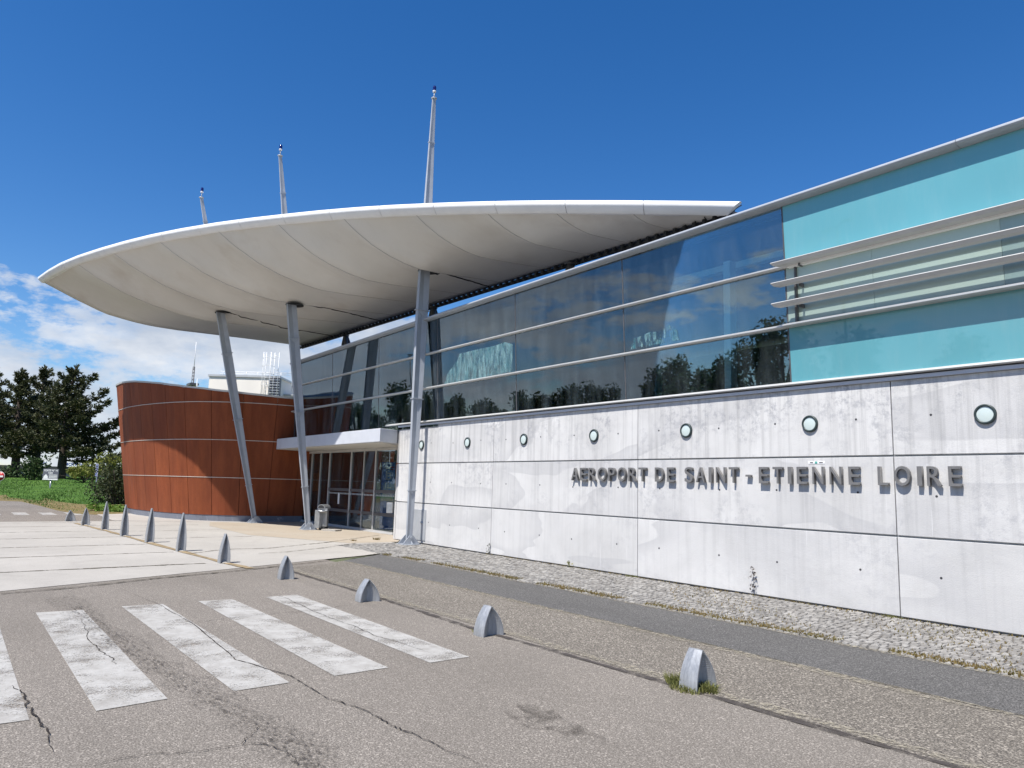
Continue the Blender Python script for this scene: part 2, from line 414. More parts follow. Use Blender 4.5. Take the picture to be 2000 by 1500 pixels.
# ------------------------------------------------------------------ text
def text_mesh(s, size_w, size_h, depth, bold=.0):
    cu = bpy.data.curves.new('lettering', 'FONT'); cu.body = s; cu.extrude = .5; cu.offset = bold; cu.resolution_u = 4
    o = bpy.data.objects.new('lettering', cu); COL.objects.link(o)
    dg = bpy.context.evaluated_depsgraph_get(); dg.update()
    me = bpy.data.meshes.new_from_object(o.evaluated_get(dg)); bpy.data.objects.remove(o); bpy.data.curves.remove(cu)
    xs = [v.co.x for v in me.vertices]; ys = [v.co.y for v in me.vertices]; zs = [v.co.z for v in me.vertices]
    x0, x1, y0, y1, z0, z1 = min(xs), max(xs), min(ys), max(ys), min(zs), max(zs)
    for v in me.vertices:
        x = (v.co.x-x0)/max(x1-x0, 1e-6)*size_w; y = (v.co.y-y0)/max(y1-y0, 1e-6)*size_h; z = (v.co.z-z0)/max(z1-z0, 1e-6)*depth
        v.co = (x, -z, y)          # stands upright, faces -Y, back at y = 0
    return me
def add_text(name, s, mat, parent, loc, w, h, depth, bold=0.0, rz=0.0):
    me = text_mesh(s, w, h, depth, bold); me.name = name; me.materials.clear(); me.materials.append(mat)
    o = bpy.data.objects.new(name, me); COL.objects.link(o); o.parent = parent; o.location = loc; o.rotation_euler = (0, 0, rz)
    return o

# ================================================================== GROUND
def sheet(name, pts, z, mat, kind='structure', **k):
    mb = MB(); n = len(pts); mb.add([(p[0], p[1], z) for p in pts], [tuple(range(n))])
    return mb.build(name, mat, kind=kind, **k)
sheet('ground', [(-1500, -1500), (1500, -1500), (1500, 1500), (-1500, 1500)], -.02, M['ground'])
sheet('road', [(-170, -48), (60, -48), (60, -5.36), (-4.2, -5.36), (-4.5, -4), (-21, -4), (-26.4, -4.6), (-30, -5.4), (-170, -9)], 0.0, M['asphalt'])
sheet('aggregate_strip', [(-4.2, -5.36), (40, -5.36), (40, -3.76), (-4.9, -3.76), (-4.4, -4.4)], .002, M['aggregate'])
sheet('dark_asphalt_strip', [(-4.9, -3.76), (40, -3.76), (40, -2.36), (-5.9, -2.36)], .002, M['dark_asphalt'])
sheet('joint_bed', [(-8.7, -2.36), (40, -2.36), (40, .6), (-8.7, .6)], -.004, M['soil'])
# plaza slabs: one pale concrete apron crossing the road and a warmer one by the doors
def edge_x(y):            # front edge of the apron, slightly skewed
    return -5.95 + (-2.4 - y)*.42 if y > -6.2 else -4.35 + (-6.2-y)*.40
apron = [(edge_x(y), y) for y in (-30, -20, -14, -9.8, -8, -6.2, -4, -2.4)]
sheet('concrete_plaza', [(-19.9, -30)] + apron + [(-8.62, -1.8), (-8.62, -.5), (-19.9, -1.2), (-20.4, -5)], .006, M['slab'])
sheet('entrance_paving', [(-8.9, -1.75), (-8.9, -.3), (-11, 1.2), (-20.5, 1.2), (-20.5, -2.2), (-17, -3.2), (-12.5, -3.3)], .010, M['slab_warm'])
sheet('gravel_margin', [(-20.6, -5.6), (-19.3, -2.6), (-18.6, -1.4), (-18.8, .2), (-20.5, .4), (-30, -2), (-30, -5.2), (-24, -5.5)], .012, M['gravel'])

def ribbon(name, pts, w, z, mat, jit=0.0, sub=4, taper=False, **k):
    P = []
    for a, b in zip(pts[:-1], pts[1:]):
        for i in range(sub):
            t = i/sub; P.append(Vector((a[0]+(b[0]-a[0])*t, a[1]+(b[1]-a[1])*t)))
    P.append(Vector(pts[-1][:2]))
    P = [p + Vector((random.uniform(-jit, jit), random.uniform(-jit, jit))) for p in P]
    vs = []; n = len(P)
    for i, p in enumerate(P):
        d = (P[min(i+1, n-1)] - P[max(i-1, 0)]).normalized(); nn = Vector((-d.y, d.x))
        ww = w*(random.uniform(.5, 1.2) if jit else 1)*(min(1, 4*i/n+.2, 4*(n-1-i)/n+.2) if taper else 1)/2
        vs += [(*(p+nn*ww), z), (*(p-nn*ww), z)]
    mb = MB().add(vs, [(2*i, 2*i+1, 2*i+3, 2*i+2) for i in range(n-1)])
    return mb.build(name, mat, kind='structure', **k)
def gpx(*q): return [tuple(on_z(x, y)[:2]) for x, y in q]
# seams of the apron
for X in (-19.6, -17.5, -15.1, -12.65, -10.1, -7.85, -5.35):
    ribbon('slab_seam', [(X+.28, -24), (X+.1, -9.5), (X-.05, -6.4)], .13 if X == -5.35 else .07, .010, M['seam'], .012, 16)
for X in (-17.5, -14.8, -11.8):
    ribbon('slab_seam', [(X, -6.3), (X-.1, -3.4)], .05, .010, M['seam'], .012, 10)
ribbon('slab_seam', gpx((372, 1082), (420, 1076), (460, 1073), (520, 1072), (640, 1060), (740, 1046)), .07, .0145, M['seam'], .01, 6)
ribbon('slab_seam', gpx((0, 1161), (150, 1148), (300, 1131), (480, 1114), (640, 1096), (748, 1081)), .07, .0145, M['seam'], .015, 10)
ribbon('slab_seam', gpx((505, 1082), (560, 1079), (640, 1070), (695, 1062)), .05, .0185, M['seam'], .01, 6)
ribbon('gutter_line', [(-19.2, -6.95), (-15, -6.62), (-10, -6.36), (-5.4, -6.05), (-4.2, -5.9)], .16, .0145, M['gutter'], .004, 6)
# zebra crossing
for k, (y0, y1) in enumerate(((-6.80, -6.33), (-7.70, -7.22), (-8.58, -8.13), (-9.54, -9.06), (-10.46, -9.93), (-11.4, -10.9), (-12.3, -11.8))):
    j = lambda: random.uniform(-.025, .025)
    mb = MB().add([(-.84+j(), y0+j(), .006), (3.66+j(), y0+j(), .006), (3.64+j(), y1+j(), .006), (-.82+j(), y1+j(), .006)], [(0, 1, 2, 3)])
    mb.build('crossing_stripe', paint_mat(k), kind='structure')
for k in range(8):
    y1 = -5.95 - k*.93
    mb = MB().add([(-27.3, y1-.5, .006), (-25, y1-.5, .006), (-25, y1, .006), (-27.3, y1, .006)], [(0, 1, 2, 3)])
    mb.build('crossing_stripe', paint_mat(k+11), kind='structure')
# tar line along the kerb-less edge, cracks, oil
ribbon('tar_seam', [(-4.2, -5.38), (0, -5.42), (2.5, -5.5), (5, -5.42), (12, -5.3)], .09, .007, M['tar'], .008, 12)
ribbon('tar_seam', [(-4.6, -3.77), (2, -3.78), (12, -3.72)], .03, .007, M['seam'], .01, 14)
M['grit'] = crack_mat('pale_grit', (.31, .28, .22), .44, .66, 22)
ribbon('grit_line', [(-4.6, -3.80), (0, -3.83), (4, -3.84), (12, -3.78)], .16, .0085, M['grit'], .02, 30)
ribbon('grit_line', [(-4.0, -5.28), (0, -5.30), (5, -5.30), (12, -5.2)], .14, .0085, M['grit'], .02, 30)
ribbon('grit_line', [(-5.4, -2.42), (2, -2.42), (12, -2.42)], .12, .0085, M['grit'], .02, 40)
ribbon('road_crack', gpx((232, 1150), (308, 1180), (385, 1225), (460, 1290), (570, 1322), (640, 1365), (700, 1384), (756, 1411), (765, 1420), (800, 1432), (860, 1462), (950, 1500)), .013, .010, M['crack'], .012, 7, True)
ribbon('road_crack', gpx((515, 1155), (560, 1170), (620, 1198), (650, 1210), (690, 1224), (730, 1242), (780, 1256), (850, 1280)), .009, .010, M['crack'], .012, 7, True)
ribbon('road_crack', gpx((160, 1210), (175, 1250), (190, 1270), (215, 1285), (228, 1300)), .011, .010, M['crack'], .02, 6, True)
ribbon('road_crack', gpx((20, 1340), (48, 1360), (52, 1380), (72, 1400), (88, 1430), (108, 1470)), .015, .010, M['crack'], .02, 6, True)
ribbon('road_crack', gpx((160, 1502), (240, 1484), (300, 1474), (390, 1470), (470, 1457), (520, 1454), (570, 1475), (590, 1502)), .009, .010, M['crack'], .012, 7, True)
ribbon('road_crack', gpx((475, 1455), (480, 1444), (498, 1432), (505, 1420)), .009, .010, M['crack'], .01, 5, True)
ribbon('road_crack', gpx((390, 1217), (420, 1212), (450, 1208), (640, 1190), (690, 1180)), .008, .010, M['crack'], .01, 6, True)
M['track'] = crack_mat('tyre_rubber', (.07, .062, .056), .50, .85, 30)
ribbon('tyre_track', gpx((118, 1166), (215, 1240), (300, 1296), (400, 1352), (520, 1424), (640, 1502)), .42, .0085, M['track'], .01, 6)
ribbon('tyre_track', gpx((150, 1185), (240, 1262), (330, 1318), (440, 1380), (560, 1452), (620, 1502)), .20, .0095, M['track'], .01, 6)
mb = MB(); ring = []
for k in range(40):
    t = 2*PI*k/40; r = 1 + .3*math.sin(3*t+1) + .12*math.sin(7*t)
    c = on_z(1075, 1412); ring.append((c.x + .46*r*math.cos(t), c.y + .17*r*math.sin(t), .009))
mb.add(ring, [tuple(range(40))]); mb.build('oil_stain', M['oil'], kind='structure')
# granite setts along the wall
mb = MB(); y = -2.36; row = 0
while y < -.04:
    rw = random.uniform(.084, .096); x = -8.6 + random.uniform(0, .1)
    while x < 10.5:
        L = random.uniform(.08, .125)
        if y < -2.1 and random.random() < .02: x += L; continue
        g = .012; zt = .012 + random.uniform(-.002, .003); tx, ty = random.uniform(-.003, .003), random.uniform(-.003, .003)
        x0, x1, y0, y1 = x+g*random.uniform(.3, 1), x+L-g*random.uniform(.3, 1), y+g*random.uniform(.2, .9), y+rw-g*random.uniform(.2, .9)
        i = .006; cx = .5*(x0+x1); wig = lambda: random.uniform(-.005, .005)
        b = [(x0+wig(), y0+wig(), -.01), (x1+wig(), y0+wig(), -.01), (x1+wig(), y1+wig(), -.01), (x0+wig(), y1+wig(), -.01)]
        tp = [(p[0]+(i if q in (0, 3) else -i), p[1]+(i if q < 2 else -i), zt+(tx if q in (0, 3) else -tx)+(ty if q < 2 else -ty)) for q, p in enumerate(b)]
        mid = [(p[0]+(.004 if q in (0, 3) else -.004), p[1]+(.004 if q < 2 else -.004), zt-.009) for q, p in enumerate(b)]
        mb.add(b+mid+tp, [(8, 9, 10, 11)]+[(k, (k+1) % 4, (k+1) % 4+4, k+4) for k in range(4)]+[(k+4, (k+1) % 4+4, (k+1) % 4+8, k+8) for k in range(4)])
        x += L
    y += rw
mb.build('cobbled_strip', M['sett'], kind='structure', fix=False)
# ------------------------------------------------------------------ lawn bank
mb = MB(); cols = []
bnd = [(-700, 963), (-400, 968), (-200, 972), (-60, 975), (0, 976), (40, 978), (80, 987), (110, 994), (150, 1001), (200, 1003), (260, 1002), (330, 998), (420, 990)]
ds = [0, .06, .14, .3, .5, .75, 1.0, 1.6, 3.0]
def bank_z(u): return -.015 + 1.2*(u if u < 1 else 1)**1.15 if u > 0 else -.015
for px, py in bnd:
    p0 = on_z(px, py); d0 = (p0-CAM) @ FWD; col = []
    for u in ds:
        dep = d0 + (max(75, d0+25)-d0)*u
        q = at_depth(px, 935, dep); col.append((q.x, q.y, bank_z(u)+random.uniform(-.04, .04)*(u > .1)))
    cols.append(col)
m = len(ds)
mb.add([p for c in cols for p in c], [(i*m+j, (i+1)*m+j, (i+1)*m+j+1, i*m+j+1) for i in range(len(cols)-1) for j in range(m-1)], 0, True)
mb.build('lawn', M['grass'], kind='structure')
mb = MB(); vs = []
for i, (px, py) in enumerate(bnd):
    a = on_z(px, py+2.2 + random.uniform(-.8, .8)); b = on_z(px, py-(11 if px > 30 else 4)*random.uniform(.8, 1.1)); vs += [(a.x, a.y, .004), (b.x, b.y, .16)]
mb.add(vs, [(2*i, 2*i+2, 2*i+3, 2*i+1) for i in range(len(bnd)-1)], 0, True)
mb.build('dry_verge', M['verge'], kind='structure')

# ================================================================== TERMINAL
XL, XR = -9.62, 14.0
TILT = .05
def gy(z): return -.03 - math.tan(TILT)*(z-3.4)
def ztop(X): return 6.12 + .0075*(X+17.5)
term = empty('terminal_building', (0, 0, 0), label='long airport terminal with pale concrete base and inclined glass upper storey', cat='building')
JX = [-9.62, -4.85, -.09, 4.75, 9.5, 14.0]; JZ = [(-.0, 1.092), (1.118, 2.200), (2.226, 3.27)]
HO = (.53, 1.85, 2.94, 4.27)
M['hole'] = plain('tie_hole', (.05, .05, .055), .9)
for i in range(5):
    for j, (z0, z1) in enumerate(JZ):
        mb = MB(); c = .008; x0, x1 = JX[i]+.007, JX[i+1]-.007; zb = z0 + (.03 if j == 0 else 0)
        mb.box((x0, .0, zb), (x1, .25, z1))
        for h in HO:
            hx = JX[i]+h*(JX[i+1]-JX[i])/4.8; hz = (.59, 1.68, 2.75)[j]
            if JX[i] < -9 and hx < -8.9: continue
            mb.lathe([(.0, -.0025), (.017, -.0025), (.020, .002)], 10, (hx+random.uniform(-.03, .03), 0, hz+random.uniform(-.02, .02)), 1, axis='y')
        mb.build('concrete_panel', [M['concrete'][(i*2+j) % 3], M['hole']], term, bevel=.007, fix=False)
MB().box((XL+.02, .05, .0), (XR, .5, 3.3)).build('wall_core', M['steel_grey'], term)
# splayed end of the wall turning into the doors
for z0, z1 in JZ:
    MB().prism([(-9.64, .0), (-9.64, .22), (-11.1, 1.25), (-11.32, .98), (-9.95, .12)], 'z', z0+.012, z1).build('return_panel', M['concrete'][1], term, bevel=.006)
# sill
MB().prism([(.2, 3.27), (-.045, 3.275), (-.045, 3.325), (.2, 3.34)], 'x', XL-.05, XR).build('sill', M['slab_grey'], term)
MB().prism([(.2, 3.342), (-.09, 3.345), (-.10, 3.36), (-.06, 3.395), (.2, 3.40)], 'x', -10.4, XR).build('window_ledge', M['alu'], term)
# panes
MUL = [-18.05, -14.5, -10.96, -7.45, -3.92, -.38, 3.22, 7.4, 14.0]
TR = [3.39, 4.30, 5.27, None]
def quad_slab(x0, x1, z0, z1, mat, name, off=0.0, th=.012, d=.006):
    zt0 = z1 if z1 else ztop(x0); zt1 = z1 if z1 else ztop(x1)
    a = [(x0+d, gy(z0)+off, z0), (x1-d, gy(z0)+off, z0), (x1-d, gy(zt1)+off, zt1), (x0+d, gy(zt0)+off, zt0)]
    b = [(p[0], p[1]+th, p[2]) for p in a]
    return MB().hexa([a[0], a[1], b[1], b[0], a[3], a[2], b[2], b[3]]).build(name, mat, term)
for i in range(len(MUL)-1):
    for j in range(3):
        z0 = TR[j] + .005; z1 = TR[j+1]
        if z1: z1 -= .005
        if MUL[i] < 3:
            zz = z0 if MUL[i] > -10.9 or j else 3.21
            quad_slab(MUL[i], MUL[i+1], zz, z1, M['glass'], 'window_pane')
        elif j in (0, 2):
            if i == 6:
                quad_slab(MUL[i], 14.0, z0, z1, M['teal'], 'turquoise_pane')
        elif i == 6:
            for a, b, mm in ((3.22, 4.62, 'pale_glass'), (4.62, 6.28, 'pale_glass'), (6.28, 8.0, 'pale_glass_dark'), (8.0, 14.0, 'pale_glass')):
                quad_slab(a, b, z0, z1, M[mm], 'louvred_pane', d=.002)
# mullions (slim, just proud of the glass) and transoms
for X in MUL[:-1]:
    z0 = 3.40 if X > -9 else 3.22
    if X < 7:
        p = []
        for z, in ((z0,), (ztop(X),)):
            p += [(X-.012, gy(z)-.004, z), (X+.012, gy(z)-.004, z), (X+.012, gy(z)+.06, z), (X-.012, gy(z)+.06, z)]
        MB().hexa(p).build('mullion', M['alu_dark'], term)
for z in (4.30, 5.27):
    pr = [(gy(z)+.05, z-.028), (gy(z)-.045, z-.035), (gy(z)-.085, z-.012), (gy(z)-.085, z+.008), (gy(z)-.03, z+.03), (gy(z)+.05, z+.03)]
    MB().prism(pr, 'x', -18.2, XR).build('transom', M['alu'], term)
# ledge under louvres
MB().prism([(-.11, 4.262), (-.22, 4.256), (-.275, 4.272), (-.275, 4.292), (-.13, 4.338)], 'x', 3.24, XR).build('ledge', M['alu'], term)
MB().box((3.30, -.20, 5.225), (XR, -.115, 5.262)).build('louvre_rail', M['white_paint'], term)
# louvre blades with brackets
for z in (5.30, 4.965, 4.63):
    pr = [(-.20, z-.035), (-.27, z-.062), (-.335, z-.045), (-.368, z+.004), (-.358, z+.017), (-.28, z+.004), (-.20, z-.008)]
    mb = MB()
    n = len(pr); xs = [(3.20, .0), (XR, 0)]
    vs = [(3.10 + (.37+p[0])*1.2, p[0], p[1]) for p in pr] + [(XR, p[0], p[1]) for p in pr]
    mb.add(vs, [(i, (i+1) % n, (i+1) % n+n, i+n) for i in range(n)] + [tuple(range(n)), tuple(range(n, 2*n))])
    bl = mb.build('louvre_blade', M['alu'], term)
    for X in (3.52, 9.0): MB().box((X-.012, -.22, z-.09), (X+.012, -.10, z-.03)).build('louvre_bracket', M['alu_dark'], bl)
MB().box((3.40, -.165, 4.30), (3.425, -.10, 5.22)).build('louvre_post', M['alu_dark'], term)
# roof and fascia (rises a little to the right)
def fascia(x0, x1, name, mat):
    mb = MB(); vs = []
    for X in (x0, x1):
        zt = ztop(X); vs += [(X, p, zt+q) for p, q in ((.1, .0), (-.175, .003), (-.285, .006), (-.333, .022), (-.345, .042), (-.343, .060), (-.322, .082), (.1, .09))]
    n = 8; mb.add(vs, [(i, (i+1) % n, (i+1) % n+n, i+n) for i in range(n)] + [tuple(range(n)), tuple(range(n, 2*n))])
    return mb.build(name, mat, term)
for a, b in ((-18.2, -12.0), (-12, -5.995), (-5.985, .0), (.008, 5.9), (5.908, XR)): fascia(a, b, 'roof_fascia', M['steel_light'])
MB().hexa([(-18.2, .1, 6.10), (XR, .1, 6.27), (XR, 14, 6.27), (-18.2, 14, 6.10), (-18.2, .1, 6.19), (XR, .1, 6.42), (XR, 14, 6.42), (-18.2, 14, 6.19)]).build('roof', M['alu_dark'], term)
# interior
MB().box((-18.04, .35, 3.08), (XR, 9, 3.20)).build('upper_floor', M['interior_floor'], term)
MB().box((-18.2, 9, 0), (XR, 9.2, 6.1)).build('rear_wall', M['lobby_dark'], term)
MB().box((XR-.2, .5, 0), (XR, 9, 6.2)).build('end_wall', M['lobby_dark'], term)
mb = MB()
mb.box((-18.2, .05, 3.21), (-18.05, 9, 6.1))
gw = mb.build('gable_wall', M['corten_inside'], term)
for y0, y1 in ((.30, .77), (1.03, 1.71), (2.17, 2.92), (3.1, 3.32)):
    for z0, z1 in ((4.12, 4.48), (4.53, 4.92)): MB().box((-18.045, y0, z0), (-18.03, y1, z1)).build('gable_window', M['gable_pane'], gw)
MB().box((-18, .95, 5.86), (3.1, 1.10, 5.98)).build('ceiling_beam', M['interior_pale'], term)
for k in range(10):
    X = -14.3 + 1.777*k
    MB().box((X-.07, .42, 3.21), (X+.07, .60, 5.84)).build('inner_post', M['interior_pale'], term)
MB().box((3.3, .02, 3.40), (XR, .1, 6.2)).build('spandrel_backing', M['lobby_dark'], term)
# entrance canopy slab
sl = [(-9.4, -.76), (-18.25, -.60), (-19.0, -.36), (-19.0, 1.0), (-10.9, 1.0), (-10.05, .26), (-9.75, -.02)]
MB().prism(sl, 'z', 2.81, 3.2).build('entrance_canopy', M['slab_grey'], term, bevel=.012)
MB().prism([(-9.5, -.66), (-18.2, -.52), (-18.8, .9), (-11, .9)], 'z', 2.795, 2.806).build('soffit', M['soffit'], term)
# doors
DX = [-20.2, -19.3, -18.24, -17.38, -16.52, -14.65, -13.63, -12.75, -11.3]
DY = .86
for a, b in zip(DX[:-1], DX[1:]):
    dp = MB()
    w = .035 if a in (-16.52, -14.65, -12.75, -18.24) else .02
    for x in (a, ):
        dp.box((x-w, DY-.03, .04), (x+w, DY+.05, 2.79))
    dp.box((a+w, DY-.02, .04), (b-.035, DY+.04, .09)); dp.box((a+w, DY-.02, 2.70), (b-.035, DY+.04, 2.788))
    fr = dp.build('door_frame', M['alu'], term)
    MB().box((a+w, DY, .09), (b-.035, DY+.01, 2.70)).build('door_pane', M['glass_door'], fr)
    if a > -17:
        MB().box((a+w, DY-.03, 1.30), (b-.035, DY+.0, 1.40)).build('door_rail', M['alu_dark'], fr)
        MB().box((a+w, DY-.03, .56), (b-.035, DY+.0, .66)).build('door_rail', M['alu_dark'], fr)
        MB().box((a+w, DY-.006, 1.19), (b-.035, DY-.002, 1.245)).build('frosted_band', M['dots'], fr)
MB().box((-20.2, DY-.06, .012), (-11.3, DY+.08, .04)).build('threshold', M['alu'], term)
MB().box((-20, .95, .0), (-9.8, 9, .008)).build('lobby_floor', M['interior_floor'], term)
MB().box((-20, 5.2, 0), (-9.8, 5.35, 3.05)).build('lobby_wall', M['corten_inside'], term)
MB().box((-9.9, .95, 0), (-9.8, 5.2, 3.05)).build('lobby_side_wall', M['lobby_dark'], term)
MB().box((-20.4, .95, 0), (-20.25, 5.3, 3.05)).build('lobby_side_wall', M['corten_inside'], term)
for X in (-15.9, -14.0, -12.3):
    s_ = MB().lathe([(.0, 0), (.05, 0), (.05, .05), (0, .05)], 12, (X, 1.7, 2.98)).build('ceiling_spot', M['alu'], term)
    MB().lathe([(0, 0), (.04, 0), (.04, -.012), (0, -.012)], 12, (X, 1.7, 2.98)).build('bulb', M['emit_lamp'], s_)
MB().tube([(-13.2, 1.5, .02), (-12.3, 1.4, 3.0)], .05, 8).build('inner_strut', M['alu'], term)
MB().tube([(-16.2, 1.5, .02), (-15.6, 1.4, 3.0)], .05, 8).build('inner_strut', M['alu'], term)
for X, z in ((-19.0, 1.9),):
    MB().box((X-.05, 1.05, 1.25), (X+1.15, 1.10, 1.95)).build('lobby_board', M['orange'], term)
MB().box((-12.75, 1.5, .7), (-11.9, 1.9, 1.05)).build('lobby_counter', M['interior_pale'], term)
# peeling films on panes
def film(poly, seed, name):
    pts = []
    n = Vector((0, 1, math.tan(TILT)))
    for x, y in poly:
        d = ray(x, y); k = ((-.036+math.tan(TILT)*3.4) - n @ CAM)/(n @ d); pts.append(CAM + d*k)
    a = [(p.x, p.y, p.z) for p in pts]; b = [(p.x, p.y+.003, p.z) for p in pts]; m = len(a)
    MB().add(a+b, [tuple(range(m)), tuple(range(m, 2*m))[::-1]]+[(i, (i+1) % m, (i+1) % m+m, i+m) for i in range(m)]).build(name, film_mat(seed), term)
film([(868, 750), (875, 728), (893, 705), (897, 691), (930, 683), (968, 675), (985, 668), (1001, 672), (1001, 725), (930, 740)], 1, 'water_stain')
film([(1232, 682), (1238, 662), (1255, 655), (1270, 648), (1290, 648), (1306, 634), (1322, 645), (1326, 664), (1280, 673)], 2, 'water_stain')
# service hatch behind the right mast
hd = MB().box((-8.72, -.018, .10), (-7.9, .01, .93)).build('service_hatch', M['steel_grey'], term, bevel=.004)
MB().lathe([(.0, -.045), (.03, -.045), (.035, -.02)], 12, (-8.1, 0, .58), axis='y').build('lock', M['galva'], hd)

# ------------------------------------------------------------------ round wall lamps
names = ['half hidden behind the right mast', 'above and left of the word AEROPORT, second from the mast', 'third round lamp from the mast, left of AEROPORT',
         'over the O of AEROPORT', 'above SAINT', 'above the second E of ETIENNE', 'right of LOIRE by the picture edge', 'beyond the picture edge']
def wall_lamp(X, lab):
    o = empty('wall_lamp', (X, 0, 2.725), label=lab, cat='wall lamp', group='round lamps along the concrete wall')
    MB().lathe([(.130, .0), (.130, -.030), (.122, -.038), (.104, -.038), (.099, -.026), (.099, .0)], 32, axis='y').build('ring', M['lamp_ring'], o)
    MB().lathe([(.100, -.024), (.06, -.029), (.0, -.031)], 32, axis='y').build('lamp_glass', M['lamp_glass'], o)
    return o
labs = ['round wall lamp in dark ring half behind the rightmost steel mast', 'round wall lamp in dark ring, first one right of the mast shadow',
        'round wall lamp in dark ring left of the first letter of AEROPORT', 'round wall lamp in dark ring above the letters ROP of AEROPORT',
        'round wall lamp in dark ring above the first word SAINT', 'round wall lamp in dark ring above the letters of ETIENNE',
        'largest looking round wall lamp, above right of the last E of LOIRE']
for k, X in enumerate((-8.3, -5.98, -3.64, -1.3, 1.1, 3.51, 5.94)): wall_lamp(X, labs[k])

# ------------------------------------------------------------------ sign letters
sign = empty('wall_sign', (0, -.0, 1.8), label='raised grey metal lettering AEROPORT DE SAINT - ETIENNE LOIRE on the concrete wall', cat='sign')
LT = [('A', 1115.5, 1129), ('E', 1132.5, 1145), ('R', 1149.5, 1162.5), ('O', 1167, 1183), ('P', 1187.7, 1200.5), ('O', 1206, 1221.5), ('R', 1227, 1242), ('T', 1247, 1261.5),
      ('D', 1279, 1295), ('E', 1302.5, 1316.5), ('S', 1337, 1352.5), ('A', 1359, 1376.5), ('I', 1384, 1389), ('N', 1398, 1416), ('T', 1423.5, 1441), ('-', 1456, 1466),
      ('E', 1482, 1500), ('T', 1509, 1528), ('I', 1538.5, 1543.5), ('E', 1556, 1575.7), ('N', 1586.5, 1608), ('N', 1620, 1643), ('E', 1657, 1678.5),
      ('L', 1714, 1734), ('O', 1746, 1777), ('I', 1791, 1797), ('R', 1810, 1837.5), ('E', 1852, 1877)]
for ch, a, b in LT:
    xa = on_y(a, 926, -.07).x; xb = on_y(b, 926, -.07).x
    h = .262; z = .0
    if ch == '-': h = .032; z = .105
    if ch in 'OS': h = .272; z = -.005
    if ch == 'I': xb = xa + .062
    add_text('letter', ch, M['letter_grey'], sign, (xa, -.018, z), xb-xa, h, .055, .004)
st = MB().box((0, -.004, 0), (.27, 0, .04)).box((.11, -.0065, .004), (.15, -.004, .036), 1).box((.03, -.0065, .012), (.08, -.004, .026), 2).box((.18, -.0065, .012), (.24, -.004, .026), 2)
p = on_y(1579, 906, 0)
st.build('sticker', [M['sign_white'], plain('sticker_green', (.1, .35, .3)), M['alu_dark']], label='small white and green sticker above the letters NN of ETIENNE', cat='sticker').location = (p.x, -.001, p.z)

# ------------------------------------------------------------------ wall fittings near the door
ib = empty('intercom_box', (-10.38, .20, .74), math.radians(-35), label='small grey metal push-button box on the splayed wall end by the doors', cat='intercom')
MB().box((-.13, -.09, 0), (.13, .09, .31)).build('housing', M['galva'], ib, bevel=.01)
for x in (-.05, .04): MB().lathe([(0, -.105), (.018, -.103), (.02, -.088)], 10, (x, 0, .21), axis='y').build('button', M['dark'], ib)
cam_ = empty('security_camera', (-9.75, -.45, 3.03), label='small pale dome floodlight fixed on the side of the entrance slab', cat='camera')
MB().lathe([(0, .0), (.06, .0), (.075, -.03), (.05, -.07), (.0, -.085)], 16).build('housing', M['alu'], cam_)
MB().box((-.03, .0, -.01), (.03, .30, .03)).build('bracket', M['alu'], cam_)

# ================================================================== CANOPY
RIM = [(78,547,9.52),(95,534,9.48),(120,520,9.44),(150,507.5,9.40),(200,492,9.34),(250,478,9.30),(300,466,9.27),(350,456.5,9.23),(430,443,9.17),(490,436,9.11),(553,429.5,9.02),(620,422,8.92),(700,416,8.76),(770,412,8.6),(840,409.5,8.44),(920,407,8.26),(1000,405.5,8.11),(1100,405,7.95),(1200,405.5,7.81),(1320,407,7.66),(1422,408.5,7.55)]
rim = [on_z(*q) for q in RIM]
def smooth(P, it=2):
    for _ in range(it):
        P = [P[0]] + [(P[i-1]+P[i]*2+P[i+1])/4 for i in range(1, len(P)-1)] + [P[-1]]
    return P
rim = smooth(rim, 1)
# resample by arc length
def resample(P, n):
    L = [0]
    for a, b in zip(P[:-1], P[1:]): L.append(L[-1]+(b-a).length)
    out = []; j = 0
    for i in range(n):
        s = L[-1]*i/(n-1)
        while j < len(P)-2 and L[j+1] < s: j += 1
        t = (s-L[j])/(L[j+1]-L[j]); out.append(P[j].lerp(P[j+1], t))
    return out
NR = 81
rim = resample(rim, NR)
B0 = Vector((-21.5, 1.37, 7.55)); B1 = Vector((.50, 2.12, 7.54))
def lerp_tab(tab, x):
    for (a, p), (b, q) in zip(tab[:-1], tab[1:]):
        if x <= b: return p + (q-p)*(x-a)/(b-a)
    return tab[-1][1]
PROF = [(0, 1.0), (.05, .87), (.13, .66), (.24, .40), (.34, .27), (.41, .205), (.51, .155), (.69, .105), (.83, .062), (1, 0)]
PROF2 = [(0, 1.0), (.08, .73), (.19, .44), (.28, .27), (.38, .13), (.47, .05), (.6, .02), (1, 0)]
xl, xr = rim[0].x, rim[-1].x
def back_pt(p): return B0.lerp(B1, (p.x-xl)/(xr-xl))
SEAM_PX = [146, 214, 307, 422, 547, 681, 820, 963, 1092, 1221]
def seam_index(px):
    best = min(range(len(RIM)-1), key=lambda i: abs((RIM[i][0]+RIM[i+1][0])/2-px))
    q = RIM[best]; z = q[2]
    yy = q[1] + (RIM[best+1][1]-q[1])*(px-q[0])/(RIM[best+1][0]-q[0]); P = on_z(px, yy, z)
    return min(range(NR), key=lambda i: (rim[i]-P).length)
seams = [0] + [seam_index(px) for px in SEAM_PX] + [NR-1]
canopy = empty('entrance_canopy_roof', (0, 0, 0), label='huge white wing shaped canopy over the terminal entrance with scalloped membrane underside', cat='canopy')
NVV = 29
